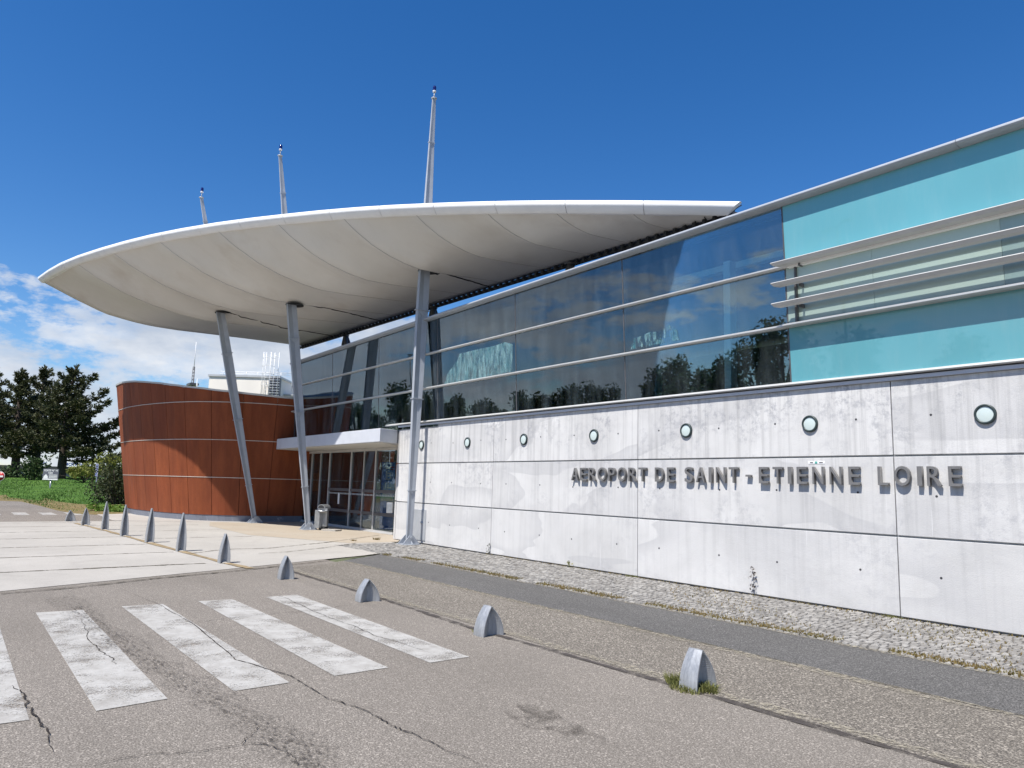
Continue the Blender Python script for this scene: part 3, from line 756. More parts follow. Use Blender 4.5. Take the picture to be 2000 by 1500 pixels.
def hull(i, v, billow=True):
    r = rim[i]; b = back_pt(r)
    p = r.lerp(b, v); e_ = max(0.0, 1-i/(NR*.16)); g = lerp_tab(PROF, v)*e_ + lerp_tab(PROF2, v)*(1-e_)
    z = b.z + (r.z-b.z)*g - .02*(1-v)
    if billow:
        for a, c in zip(seams[:-1], seams[1:]):
            if a <= i <= c and c > a:
                u = (i-a)/(c-a); amp = min(.42, .14*(rim[a]-rim[c]).length)
                z += amp*math.sin(PI*u)**.8*math.sin(PI*min(1, v*1.02))**.6*(1-v)**.7
    return Vector((p.x, p.y, z))
vv = [(k/(NVV-1))**1.35 for k in range(NVV)]
mb = MB(); grid = [hull(i, v) for i in range(NR) for v in vv]
mb.add(grid, [(i*NVV+j, i*NVV+j+1, (i+1)*NVV+j+1, (i+1)*NVV+j) for i in range(NR-1) for j in range(NVV-1)], 0, True)
mem = mb.build('membrane', M['membrane'], canopy)
for f in mem.data.polygons: f.use_smooth = True
sd = mem.modifiers.new('thickness', 'SOLIDIFY'); sd.thickness = .012; sd.offset = 1
for s_ in seams[1:-1]:
    mb = MB(); mb.tube([hull(s_, v) + Vector((0, 0, -.002)) for v in vv], .008, 6)
    mb.build('membrane_seam', plain('seam_weld', (.42, .40, .37), .6) if 'seam_weld' not in bpy.data.materials else bpy.data.materials['seam_weld'], mem)
def hull_z(x, y):
    return min(grid, key=lambda p: (p.x-x)**2+(p.y-y)**2).z
for X, y0 in ((-18.3, -2.8), (-14.3, -1.65), (-7.75, -.3)):
    mb = MB(); P = []
    k = 0; y = y0; yb = back_pt(Vector((xl+(X-B0.x)/(B1.x-B0.x)*(xr-xl), 0, 0))).y
    while y < yb: P.append(Vector((X, y, hull_z(X, y)-.012))); y += .12
    mb.tube(P, .016, 6); mb.build('lacing_slit', M['dark'], mem)
# rim: bullnose band following the edge; split in lengths so that real joints show
def outward(i):
    d = (rim[min(i+1, NR-1)]-rim[max(i-1, 0)]); d.z = 0; d.normalize(); o = Vector((d.y, -d.x, 0))
    if o.y > 0: o = -o
    return o
PRF = [(q_, z_*.80) for q_, z_ in [(-.45, .24), (-.11, .235), (-.01, .222), (.045, .19), (.068, .145), (.072, .075), (.06, .03), (.0, -.05), (-.06, -.125), (-.10, -.14), (-.45, -.02)]]
cuts = list(range(0, NR-1, 5))+[NR-1]
for a, c in zip(cuts[:-1], cuts[1:]):
    if c <= a: continue
    mb = MB(); vs = []; idx = list(range(a, c+1)); n = len(PRF)
    for k, i in enumerate(idx):
        o = outward(i); d = (rim[min(i+1, NR-1)]-rim[max(i-1, 0)]).normalized()
        base = rim[i] + (d*.006 if k == 0 and i else Vector((0, 0, 0))) - (d*.006 if k == len(idx)-1 and i < NR-1 else Vector((0, 0, 0)))
        dist = (back_pt(rim[i])-rim[i]).length
        for q, z in PRF:
            if q < -.2: q = -min(.45, max(.13, .55*dist))
            ext = Vector((0, 0, 0))
            if i == NR-1: ext = d*(.30*(z+.11)/.30 - .02)
            if i == 0: ext = -d*(.22*(z+.14)/.38 - .05)
            vs.append(base + o*q + Vector((0, 0, z)) + ext)
    mb.add(vs, [(k*n+j, k*n+(j+1) % n, (k+1)*n+(j+1) % n, (k+1)*n+j) for k in range(len(idx)-1) for j in range(n)], 0, True)
    mb.add(vs[:n], [tuple(range(n))]); mb.add(vs[-n:], [tuple(range(n))])
    ro = mb.build('rim_section', M['white_paint'], canopy)
    es = ro.modifiers.new('split', 'EDGE_SPLIT'); es.split_angle = math.radians(38)
# upper skin
mb = MB(); vs = []
for i in range(NR):
    a = rim[i] - outward(i)*min(.30, .4*(back_pt(rim[i])-rim[i]).length) + Vector((0, 0, .165)); b = back_pt(rim[i]) + Vector((0, 0, .22))
    f_ = min(1.0, (back_pt(rim[i])-rim[i]).length/3.5); b.z -= .22*(1-f_); a.z -= .06*(1-f_)
    vs += [a.lerp(b, t) + Vector((0, 0, .18*f_*math.sin(PI*t))) for t in (0, .25, .5, .75, 1)]
mb.add(vs, [(i*5+j, i*5+j+1, (i+1)*5+j+1, (i+1)*5+j) for i in range(NR-1) for j in range(4)], 0, True)
mb.build('upper_skin', M['white_paint'], canopy).modifiers.new('thickness', 'SOLIDIFY').thickness = .02
# lacing beam along the back edge
mb = MB(); nb = 84
mb.tube([B0+Vector((-.1, .05, -.05)), B1+Vector((.0, .05, -.05))], .06, 8)
mb.tube([B0+Vector((-.1, .3, .22)), B1+Vector((-.1, .35, .18))], .045, 8)
mb.build('edge_beam', M['dark'], canopy)
mb = MB()
for k in range(nb):
    t = k/(nb-1); p = B0.lerp(B1, t)
    mb.tube([p+Vector((0, -.09, .05)), p+Vector((0, .0, -.055)), p+Vector((.12, .12, .10)), p+Vector((.13, .3, .22))], .014, 5)
    mb.box(p+Vector((-.035, -.13, -.13)), p+Vector((.035, -.05, -.02)))
    mb.tube([p+Vector((0, -.09, -.12)), p+Vector((.06, .06, -.02))], .02, 5)
mb.build('membrane_lacing', M['dark'], canopy)
mb = MB()
mb.box(B1+Vector((-.75, .02, -.16)), B1+Vector((.0, .5, .10))); mb.build('end_bracket', M['alu_dark'], canopy)
# Y props on the roof
def prop(X, y):
    top = Vector((X, y, 7.46)); z0 = 6.2
    mb = MB()
    for s_ in (-1, 1):
        mb.tube([top, top+Vector((s_*.12, 0, -.35)), top+Vector((s_*.38, 0, -.85)), Vector((X+s_*.75, y, z0))], [.07, .085, .085, .08], 8)
    mb.tube([top+Vector((0, .05, 0)), Vector((X, y+.6, z0))], .07, 8)
    mb.lathe([(.16, 0), (.16, .05)], 12, (X, y, 7.42))
    mb.build('roof_prop', M['alu_dark'], canopy)
prop(-17.4, 1.55); prop(-10.9, 1.7); prop(-4.25, 1.85)

# ------------------------------------------------------------------ leaning masts
def mast(base, top, label):
    base = Vector(base); top = Vector(top)
    L = (top-base).length
    o = empty('canopy_mast', base, label=label, cat='mast', group='leaning steel masts through the canopy')
    d = (top-base).normalized(); ux = Vector((1, 0, 0)); uy = d.cross(ux).normalized()*-1
    if uy.y < 0: uy = -uy
    def W(z):
        t = z/L
        return lerp_tab([(0, .19), (.12, .23), (.3, .32), (.48, .385), (.6, .36), (.8, .24), (1, .12)], t)
    zs = [.14]+[L*k/24 for k in range(1, 24)]+[L-.05]
    fr = []; re_ = []
    for z in zs:
        w = W(z); f, r = bowtie(.17*w, .022, -.43*w, 0, .43*w, .008)
        P3 = lambda p: tuple(d*z + ux*p[0] + uy*p[1])
        fr.append([P3(p) for p in f]); re_.append([P3(p) for p in r])
    loft(fr, 'front_flange', M['steel_light'], o); loft(re_, 'rear_flange', M['steel_light'], o)
    z = 1.45
    while z < L-.5:
        w = W(z); mb = MB()
        c = d*z; hx, hy, hz = .24*w, .52*w, .012
        P = lambda a, b, h: c + ux*a + uy*b + d*h
        mb.hexa([P(-hx, -hy, -hz), P(hx, -hy, -hz), P(hx, hy, -hz), P(-hx, hy, -hz), P(-hx, -hy, hz), P(hx, -hy, hz), P(hx, hy, hz), P(-hx, hy, hz)])
        for a in (-.15, .12):       # gusset under the collar
            mb.add([P(a*w, -.42*w, -hz), P(a*w, .40*w, -hz), P(a*w, -.0, -.45*w), P(a*w+.014, -.42*w, -hz), P(a*w+.014, .40*w, -hz), P(a*w+.014, -.0, -.45*w)],
                   [(0, 1, 2), (5, 4, 3), (0, 2, 5, 3), (1, 4, 5, 2), (0, 3, 4, 1)])
        mb.build('collar', M['steel_light'], o)
        z += 2.52
    mb = MB().box((-.24, -.24, .012), (.24, .24, .030))
    for a in (-.13, .13):
        mb.prism([(-.26, .03), (.26, .03), (.05, .26), (-.05, .26)], 'x', a-.012, a+.012)
    mb.prism([(-.22, .03), (.22, .03), (.04, .2), (-.04, .2)], 'y', -.01, .01)
    mb.tube([(-.16, 0, .2), (.16, 0, .2)], .035, 10)
    mb.build('foot', M['steel_light'], o)
    tp = d*(L-.05)
    hd = MB().lathe([(0, 0), (.085, 0), (.085, .02), (0, .02)], 16, tp).tube([tp, tp+Vector((0, 0, .22))], .018, 8).build('cap', M['steel_grey'], o)
    be = MB().lathe([(0, .21), (.05, .21), (.055, .24), (.05, .25)], 16, tp).build('beacon_base', M['sign_white'], o)
    MB().lathe([(.05, .25), (.052, .36), (.04, .40), (0, .42)], 16, tp).build('beacon', M['navy_glass'], be)
    # black disc painted in for the shade of the hole through the membrane
    zz = 7.6/d.z; q = base+d*zz; hz = hull_z(q.x+.06, q.y+.12); zz = (hz-base.z)/d.z
    MB().lathe([(.30, 0), (.30, .02), (.0, .02), (.0, 0)], 24, d*zz + Vector((.06, .10, -.045))).build('membrane_opening', M['opening_shade'], o)
    return o
def mast_from(foot, mid, tip, yb, label):
    b = on_z(*foot); b.y = yb
    m_ = on_x(mid[0], mid[1], b.x); t_ = on_x(tip[0], tip[1], b.x)
    mast((b.x, b.y, 0), t_, label)
mast_from((803.5, 1064), (832, 533), (848, 190), -.46, 'upright grey steel mast beside the concrete wall, rightmost of the three')
mast_from((604, 1035), (570, 592), (547, 302), -.72, 'leaning grey steel mast in front of the glazed doors beside the litter bin')
mast_from((498.5, 1021.5), (433, 632), (393, 384), -1.13, 'most strongly leaning grey steel mast in front of the rusty drum')

# ================================================================== RUSTY DRUM
base = [(-18.95, 1.5), (-19.02, .4), (-19.02, -.5), (-19.12, -1.15), (-19.6, -2.1), (-20.4, -2.85), (-21.2, -3.2), (-22.2, -3.52), (-23.4, -3.86), (-25, -4.08), (-27, -4.16), (-29.5, -3.85), (-32, -2.2), (-33.5, 0), (-33.5, 3.5)]
BP = resample(smooth([Vector((x, y, 0)) for x, y in base], 1), 90)
def nrm(i):
    d = BP[min(i+1, len(BP)-1)]-BP[max(i-1, 0)]; d.normalize(); n = Vector((-d.y, d.x, 0))
    c = Vector((-27, 2, 0))
    return n if (BP[i]-c) @ n > 0 else -n
NRM = [nrm(i) for i in range(len(BP))]
LEAN = .155
def dtop(i):
    X = BP[i].x
    return lerp_tab([(-34, 5.62), (-26, 5.62), (-24, 5.50), (-22, 5.28), (-20.5, 5.05), (-19.4, 4.86), (-18.9, 4.76)], X)
drum = empty('rusty_steel_pavilion', (0, 0, 0), label='low curved drum clad in rust brown steel sheets leaning outward', cat='building')
def dpt(i, z, off=0.0): return BP[i] + NRM[i]*(LEAN*z+off) + Vector((0, 0, z))
rows = [(.24, 1.66), (1.68, 3.09), (3.11, 4.52), (4.54, None)]
W_ = 4
for z0, z1 in rows:
    for a in range(0, len(BP)-1, W_):
        c = min(a+W_, len(BP)-1); vs = []
        for i in range(a, c+1):
            e = .0
            zt = z1 if z1 else dtop(i)
            for zz, off in ((z0, 0), (zt, 0), (zt, -.05), (z0, -.05)): vs.append(dpt(i, zz, off))
        # open the vertical joint by a centimetre
        d0 = (BP[a+1]-BP[a]).normalized()*.009
        for k in range(4): vs[k] = vs[k]+d0; vs[-1-k] = vs[-1-k]-d0
        mb = MB(); n = 4; m = c-a+1
        mb.add(vs, [(k*n+j, k*n+(j+1) % n, (k+1)*n+(j+1) % n, (k+1)*n+j) for k in range(m-1) for j in range(n)]+[(0, 1, 2, 3), tuple(range(n*m-4, n*m))])
        if BP[a].x < -30 and False: continue
        mb.build('rusty_sheet', M['corten'], drum)
def band(z0, z1, off0, off1, name, mat, zf=None):
    vs = []
    for i in range(len(BP)):
        a, b = (z0, z1) if zf is None else (zf(i)+z0, zf(i)+z1)
        vs += [dpt(i, a, off1), dpt(i, b, off1), dpt(i, b, off0), dpt(i, a, off0)]
    n = 4; m = len(BP)
    return MB().add(vs, [(k*n+j, k*n+(j+1) % n, (k+1)*n+(j+1) % n, (k+1)*n+j) for k in range(m-1) for j in range(n)]+[(0, 1, 2, 3), tuple(range(n*m-4, n*m))]).build(name, mat, drum)
M['joint_light'] = plain('joint_strip', (.50, .45, .40), .5)
for z in (1.67, 3.10, 4.53): band(z-.012, z+.012, -.02, .014, 'joint_strip', M['joint_light'])
band(-.02, .235, -.40, -.015, 'plinth', M['plinth'])
band(-.0, .07, -.20, .03, 'coping', M['alu'], lambda i: dtop(i)+.005)
band(.26, 4.6, -.10, -.06, 'inner_lining', M['corten_inside'])
vs = [tuple(dpt(i, dtop(i), -.2)) for i in range(len(BP))]
MB().add(vs+[(-26, 0, 5.3)], [(i, i+1, len(vs)) for i in range(len(vs)-1)]+[(len(vs)-1, 0, len(vs))]).build('flat_roof', M['alu_dark'], drum)

# ================================================================== BOLLARDS
def bollard(x, y, h, D, label):
    o = empty('bollard', (x, y, 0), random.uniform(-.05, .05), label=label, cat='bollard', group='row of grey fin bollards along the road edge')
    o.rotation_euler[0] = random.uniform(-.02, .02); o.rotation_euler[1] = random.uniform(-.02, .02)
    n = 18; fr = []; re_ = []
    for k in range(n+1):
        t = k/n; z = h*t
        yf = -D*.5 + D*.40*t**2.0; yb = D*.5 - D*.56*t**2.1; ym = -.015
        yf = min(yf, ym-.004); yb = max(yb, ym+.004)
        f, r = bowtie(.092*(1-.25*t*t), .016, yf, ym, yb, .012)
        fr.append([(p[0], p[1], z) for p in f]); re_.append([(p[0], p[1], z) for p in r])
    loft(fr, 'front_blade', M['bollard'], o); loft(re_, 'rear_blade', M['bollard'], o)
    if h > .39:
        for s_ in (-1, 1): MB().add([(s_*.02, -.07, .012), (s_*.10, -.05, .012), (s_*.10, .05, .012), (s_*.02, .07, .012), (s_*.018, -.015, .075)], [(0, 1, 4), (1, 2, 4), (2, 3, 4)]).build('mortar_bed', M['slab'], o)
    return o
BL = [(-20.5, -6.95, .38, .30, 'shortest far bollard at the end of the row beside the far crossing'),
      (-18.05, -6.80, .56, .235, 'second farthest bollard, medium height grey fin next to the shortest one'),
      (-15.65, -6.60, .85, .18, 'tall grey fin bollard standing in front of the leafy ivy patch'),
      (-13.0, -6.52, .85, .18, 'tall grey fin bollard at the left edge of the rusty drum'),
      (-10.6, -6.36, .85, .18, 'tall grey fin bollard in front of the drum, third of the four tall ones'),
      (-8.05, -6.22, .85, .18, 'nearest of the four tall grey fin bollards on the pale slabs'),
      (-5.35, -6.06, .57, .195, 'medium grey fin bollard on the drain line of the pale slabs'),
      (-2.60, -5.84, .38, .23, 'low grey fin bollard at the far corner of the crossing'),
      (.12, -5.68, .30, .295, 'low grey fin bollard beside the middle of the crossing'),
      (2.86, -5.55, .318, .285, 'low grey fin bollard near the close end of the crossing stripes'),
      (5.56, -5.31, .325, .268, 'nearest low grey fin bollard with grass tufts around its foot')]
for b in BL: bollard(*b)

# ================================================================== LITTER BIN
bx = empty('litter_bin', (-14.05, -.36, 0.012), math.radians(25), label='shiny metal litter bin with hooded top and ashtray beside the middle mast', cat='litter bin')
mb = MB(); pr = [(-.20, -.02)]+[(-.20*math.cos(t), -.02-.0 + .22*math.sin(t)) for t in [PI*k/12 for k in range(1, 12)]]+[(.20, -.02)]
MB().prism(pr, 'z', .12, .72, smooth=False).build('body', M['galva'], bx, bevel=.006)
MB().box((-.13, -.02, 0), (.13, .14, .12)).build('foot', M['dark'], bx)
MB().box((-.21, -.16, .06), (.0, -.02, .66)).build('side_panel', M['galva'], bx, bevel=.006)
MB().lathe([(0, .0), (.17, 0), (.185, .05), (.17, .05), (.16, .02), (0, .02)], 24, (.10, -.12, .60)).build('ashtray', M['galva'], bx)
mb = MB(); hood = []
for k in range(9):
    t = PI*k/8; hood.append((-.17*math.cos(t), .72+.0+.13*math.sin(t)))
mb.prism(hood, 'y', -.10, .18).build('hood', M['galva'], bx)
MB().prism([(q[0]*.82, .725+(q[1]-.72)*.8) for q in hood], 'y', -.104, -.09).build('opening', M['dark'], bx)
MB().box((.15, -.2, 0), (.75, .12, .045)).build('base_plate', M['slab'], bx)

# banner inside the lobby
bn = empty('roll_up_banner', (-12.35, 1.12, .02), math.radians(20), label='tall blue roll-up banner with white letters behind the right door', cat='banner')
MB().box((-.29, 0, .1), (.29, .015, 2.3)).build('cloth', M['banner_blue'], bn)
add_text('lettering', 'B', M['sign_white'], bn, (-.10, -.002, 1.72), .26, .24, .004, .02)
add_text('lettering', 'IL', M['sign_white'], bn, (-.12, -.002, 1.44), .28, .22, .004, .02)
mb = MB(); mb.tube([(-.06, -.004, 2.18), (-.14, -.004, 2.12), (-.06, -.004, 2.08), (.06, -.004, 2.12), (.02, -.004, 2.04), (-.1, -.004, 1.98)], .018, 6); mb.build('emblem', M['sign_white'], bn)
MB().box((.08, -.006, 2.12), (.24, -.001, 2.16)).box((.08, -.006, 2.04), (.24, -.001, 2.08)).build('flag_stripe', M['red'], bn)
MB().add([(-.28, -.004, 1.02), (.28, -.004, 1.02), (.22, -.004, 1.3), (.0, -.004, 1.4), (-.22, -.004, 1.3)], [(0, 1, 2, 3, 4)]).build('white_patch', M['sign_white'], bn)
MB().box((-.32, -.08, 0), (.32, .10, .10)).build('foot', M['alu'], bn)
nt = MB().box((0, 0, 0), (.14, .003, .40)).build('door_notice', M['sign_white'], label='white paper notice stuck on the glass door left of centre', cat='notice')
p = on_y(659, 984, DY-.006); nt.location = (p.x, DY-.006, p.z)

# ================================================================== BEHIND: rooftop block, ladder, masts
yaw = math.atan2(FWD.y, FWD.x) - PI/2
def local_at(x, y, dep): return at_depth(x, y, dep)
p0 = local_at(409, 735, 50); p1 = local_at(546, 733, 50)
blk = empty('white_rooftop_block', (p0.x, p0.y, 0), yaw, label='cream white rendered block with roof railing rising behind the rusty drum', cat='building')
wb = (p1-p0).length; hb = p0.z
MB().box((0, 0, 2), (wb, 7, hb)).build('wall', M['blockwhite'], blk)
MB().box((-.08, -.08, hb+.003), (wb+.08, 7.1, hb+.14)).build('coping', M['alu'], blk)
MB().box((wb+.003, 1.2, 2), (wb+2.6, 7, hb-1.05)).build('lower_wing', M['blockwhite'], blk)
MB().box((wb+.01, 1.12, hb-1.047), (wb+2.7, 7, hb-.95)).build('wing_coping', M['alu'], blk)
mb = MB(); z = hb+.14
for x in [wb*k/6 for k in range(1, 9)]: mb.tube([(x, .3, hb-.9 if x > wb else z), (x, .3, z+.28)], .02, 6)
mb.tube([(.6, .3, z+.28), (wb*1.33, .3, z+.28)], .022, 6); mb.tube([(.6, .3, z+.14), (wb*1.33, .3, z+.14)], .015, 6)
mb.build('roof_railing', M['white_paint'], blk)
lad = empty('cage_ladder', (0, 0, 0), label='white caged access ladder on the front of the rooftop block', cat='ladder')
lad.location = (at_depth(515, 760, 49.8)); lad.location.z = 0; lad.rotation_euler = (0, 0, yaw)
zb, zt = at_depth(515, 785, 49.8).z, at_depth(515, 688, 49.8).z
mb = MB()
for x in (-.15, .05, .38, .62, .92): MB().tube([(x, -.05, zb), (x, -.05, zt)], .02, 6).build('stile', M['white_paint'], lad)
for x in (.1, .5): MB().tube([(x, -.55, zb), (x, -.55, zt-.05)], .014, 5).build('stile', M['white_paint'], lad)
z = zb
while z < hb: MB().tube([(.05, -.05, z), (.38, -.05, z)], .014, 5).build('rung', M['white_paint'], lad); z += .28
z = zb+.4
while z < zt:
    MB().tube([(-.15+.0, -.05, z)]+[(.25-.4*math.cos(t), -.05-.55*math.sin(t), z) for t in [PI*k/8 for k in range(1, 8)]]+[(.65, -.05, z)], .016, 5).build('cage_hoop', M['white_paint'], lad); z += .75 if z < hb else .55
for q in (.2, 1.1): MB().tube([(.62, -.05, zt-q), (.92, -.05, zt-q-.15)], .018, 5).build('hand_rail', M['white_paint'], lad)
eq = empty('roof_vent_unit', (0, 0, 0), label='grey slatted ventilation unit beside the caged ladder', cat='vent')
e0 = at_depth(526, 776, 49.9); eq.location = (e0.x, e0.y, e0.z); eq.rotation_euler = (0, 0, yaw)
MB().box((-.1, .02, 0), (.62, .4, 1.35)).build('housing', M['alu_dark'], eq)
mb = MB()
for k in range(7): mb.box((-.12, -.02, .1+.18*k), (.64, .02, .17+.18*k))
mb.build('slat', M['alu'], eq)
# lattice aerial
la = at_depth(376, 752, 52); tp = at_depth(382, 668, 52)
an = empty('lattice_aerial', (la.x, la.y, la.z-3), label='thin lattice radio mast with a white whip behind the drum roof', cat='aerial')
hh = tp.z-la.z+3; ht = 3 + at_depth(378, 716, 52).z-la.z
mb = MB(); c3 = [(.12, 0), (-.06, .10), (-.06, -.10)]
for k in range(3): mb.tube([(c3[k][0]*1.3, c3[k][1]*1.3, 0), (c3[k][0]*.6, c3[k][1]*.6, ht)], .022, 5)
z = 0
while z < ht-.25:
    s0 = 1.3-.7*z/ht
    for k in range(3):
        a, b = c3[k], c3[(k+1) % 3]; mb.tube([(a[0]*s0, a[1]*s0, z), (b[0]*s0, b[1]*s0, z+.25)], .013, 4)
    z += .25
mb.build('lattice', M['alu_dark'], an)
MB().tube([(0, 0, ht-.1), (0, 0, hh)], [.03, .015], 6).build('whip', M['white_paint'], an)
MB().box((-.5, -.3, 2.95), (.5, .3, 3.1)).build('platform', M['alu_dark'], an)
sp = at_depth(385, 745, 51)
a2 = empty('small_aerial', (sp.x, sp.y, sp.z-1.2), label='small forked white aerial just right of the lattice mast', cat='aerial')
MB().tube([(0, 0, 0), (0, 0, 1.4)], .02, 5).tube([(0, 0, 1.1), (.25, 0, .75)], .014, 5).tube([(0, 0, 1.1), (-.25, 0, .75)], .014, 5).build('rod', M['white_paint'], a2)

# ================================================================== FAR LEFT: hangar, signs
h0 = at_depth(8, 905, 130); h1 = at_depth(190, 905, 130)
hg = empty('far_hangar', (h0.x, h0.y, 0), yaw, label='low grey corrugated hangar with dark eaves beyond the pine trees', cat='building')
wh = (h1-h0).length; zr = at_depth(90, 912, 130).z
mb = MB(); x = 0
while x < wh: mb.prism([(x, 0), (x+.18, -.06), (x+.36, -.06), (x+.54, 0), (x+.54, .1), (x, .1)], 'z', .4, zr-.6); x += .54
mb.build('cladding', M['corrugated'], hg)
MB().box((-1.2, -1.6, zr-.6), (wh+6, 6, zr+.12)).build('eaves', M['dark'], hg)
MB().box((0, .12, 0), (wh+5, 12, zr-.62)).build('wall', M['blockwhite'], hg)
MB().box((-4, .5, 0), (3.2, 4, zr-1.0)).build('side_wing', M['sign_white'], hg)
MB().box((wh*.48, -.12, 1.35), (wh*.62, -.07, 1.9)).build('window', M['lamp_glass'], hg)
for (xa, xb, s_) in ((84, 109, 'SERVIC'), (133, 182, 'MCKVI NS')):
    qa, qb = at_depth(xa, 905, 130), at_depth(xb, 905, 130); x0 = (qa-h0) @ RIGHT; x1 = (qb-h0) @ RIGHT
    bd = MB().box((x0, -1.7, zr+.125), (x1, -1.62, zr+1.05)).build('name_board', M['sign_white'], hg)
    add_text('lettering', s_, M['sign_blue'], bd, (x0+.5, -1.702, zr+.32), x1-x0-1.0, .5, .03, .01)
def sign_at(px, pyb, dep, name, rz, **k):
    q = at_depth(px, pyb, dep); return empty(name, q, rz, **k)
s1 = sign_at(97, 957, 55, 'gate_board', yaw-.1, label='grey and white notice board reading PORTE N° 10 on a post in the lawn', cat='sign')
MB().tube([(0, 0, -.4), (0, 0, .75)], .05, 8).build('post', M['galva'], s1)
bd = MB().box((-.62, -.09, .72), (.62, -.05, 1.55)).build('board', M['sign_grey'], s1)
MB().box((-.60, -.098, .74), (.60, -.092, .83)).build('white_band', M['sign_white'], bd)
MB().add([(-.55, -.097, .84), (-.18, -.097, .84), (-.2, -.097, 1.0), (-.36, -.097, 1.16), (-.52, -.097, 1.0)], [(0, 1, 2, 3, 4)]).build('emblem', M['sign_white'], bd)
add_text('lettering', 'PORTE N° 10', M['sign_white'], bd, (-.52, -.092, 1.36), 1.06, .15, .006, .02)
add_text('lettering', 'Gate', M['sign_white'], bd, (-.18, -.092, 1.20), .36, .13, .006, .02)
for z in (.88, .98, 1.08): MB().box((-.12, -.097, z), (.55, -.092, z+.045)).build('text_line', M['sign_white'], bd)
s2 = sign_at(184.5, 977, 41.5, 'blue_pictogram_sign', yaw-.25, label='narrow upright sign with four dark blue squares on a thin post by the bushes', cat='sign')
MB().tube([(0, 0, -.3), (0, 0, 2.0)], .03, 8).build('post', M['galva'], s2)
bd = MB().box((-.085, -.06, 1.32), (.085, -.03, 2.02)).build('board', M['sign_white'], s2)
for k in range(4):
    MB().box((-.07, -.066, 1.335+.17*k), (.07, -.062, 1.485+.17*k)).add([(-.03, -.068, 1.37+.17*k), (.03, -.068, 1.37+.17*k), (.0, -.068, 1.45+.17*k)], [(0, 1, 2)], 1).build('pictogram', [M['sign_blue'], M['sign_white']], bd)
s3 = sign_at(-2, 948, 52, 'no_entry_sign', yaw, label='round red no entry sign cut by the left picture edge', cat='sign')
MB().tube([(0, .04, -.5), (0, .04, .9)], .03, 8).build('post', M['galva'], s3)
dk = MB().lathe([(0, -.01), (.33, -.01), (.33, .01), (0, .01)], 32, (0, 0, .63), axis='y').build('disc', M['red'], s3)
MB().lathe([(.31, -.014), (.335, -.014), (.335, -.008)], 32, (0, 0, .63), axis='y').build('border', M['sign_white'], dk)
MB().box((-.22, -.018, .57), (.22, -.012, .69)).build('white_bar', M['sign_white'], dk)

# ================================================================== VEGETATION
def leafquad(mb, c, s, n=None, mi=0):
    a = Vector((random.gauss(0, 1), random.gauss(0, 1), random.gauss(0, 1))).normalized()
    b = a.cross(Vector((random.gauss(0, 1), random.gauss(0, 1), random.gauss(0, 1)))).normalized()
    k = len(mb.v); l = s*random.uniform(.7, 1.3); w = l*random.uniform(.35, .6)
    for q in (-a*l, b*w, a*l, -b*w): mb.v.append(tuple(Vector(c)+q))
    mb.f.append([k, k+1, k+2, k+3]); mb.mi.append(mi); mb.sm.append(False)
def needle_tuft(mb, c, d, s):
    # a spray of narrow blades pointing along d and upward
    for _ in range(8):
        v = (d*.9 + Vector((random.gauss(0, .6), random.gauss(0, .6), random.gauss(.35, .45)))).normalized()
        w = v.cross(Vector((random.gauss(0, 1), random.gauss(0, 1), random.gauss(0, 1)))).normalized()
        L = s*random.uniform(.6, 1.2); k = len(mb.v); t = L*.13
        p = Vector(c)
        for q in (p-w*t*.6, p+w*t*.6, p+v*L*.6+w*t, p+v*L, p+v*L*.6-w*t): mb.v.append(tuple(q))
        mb.f.append([k, k+1, k+2, k+3, k+4]); mb.mi.append(0); mb.sm.append(False)
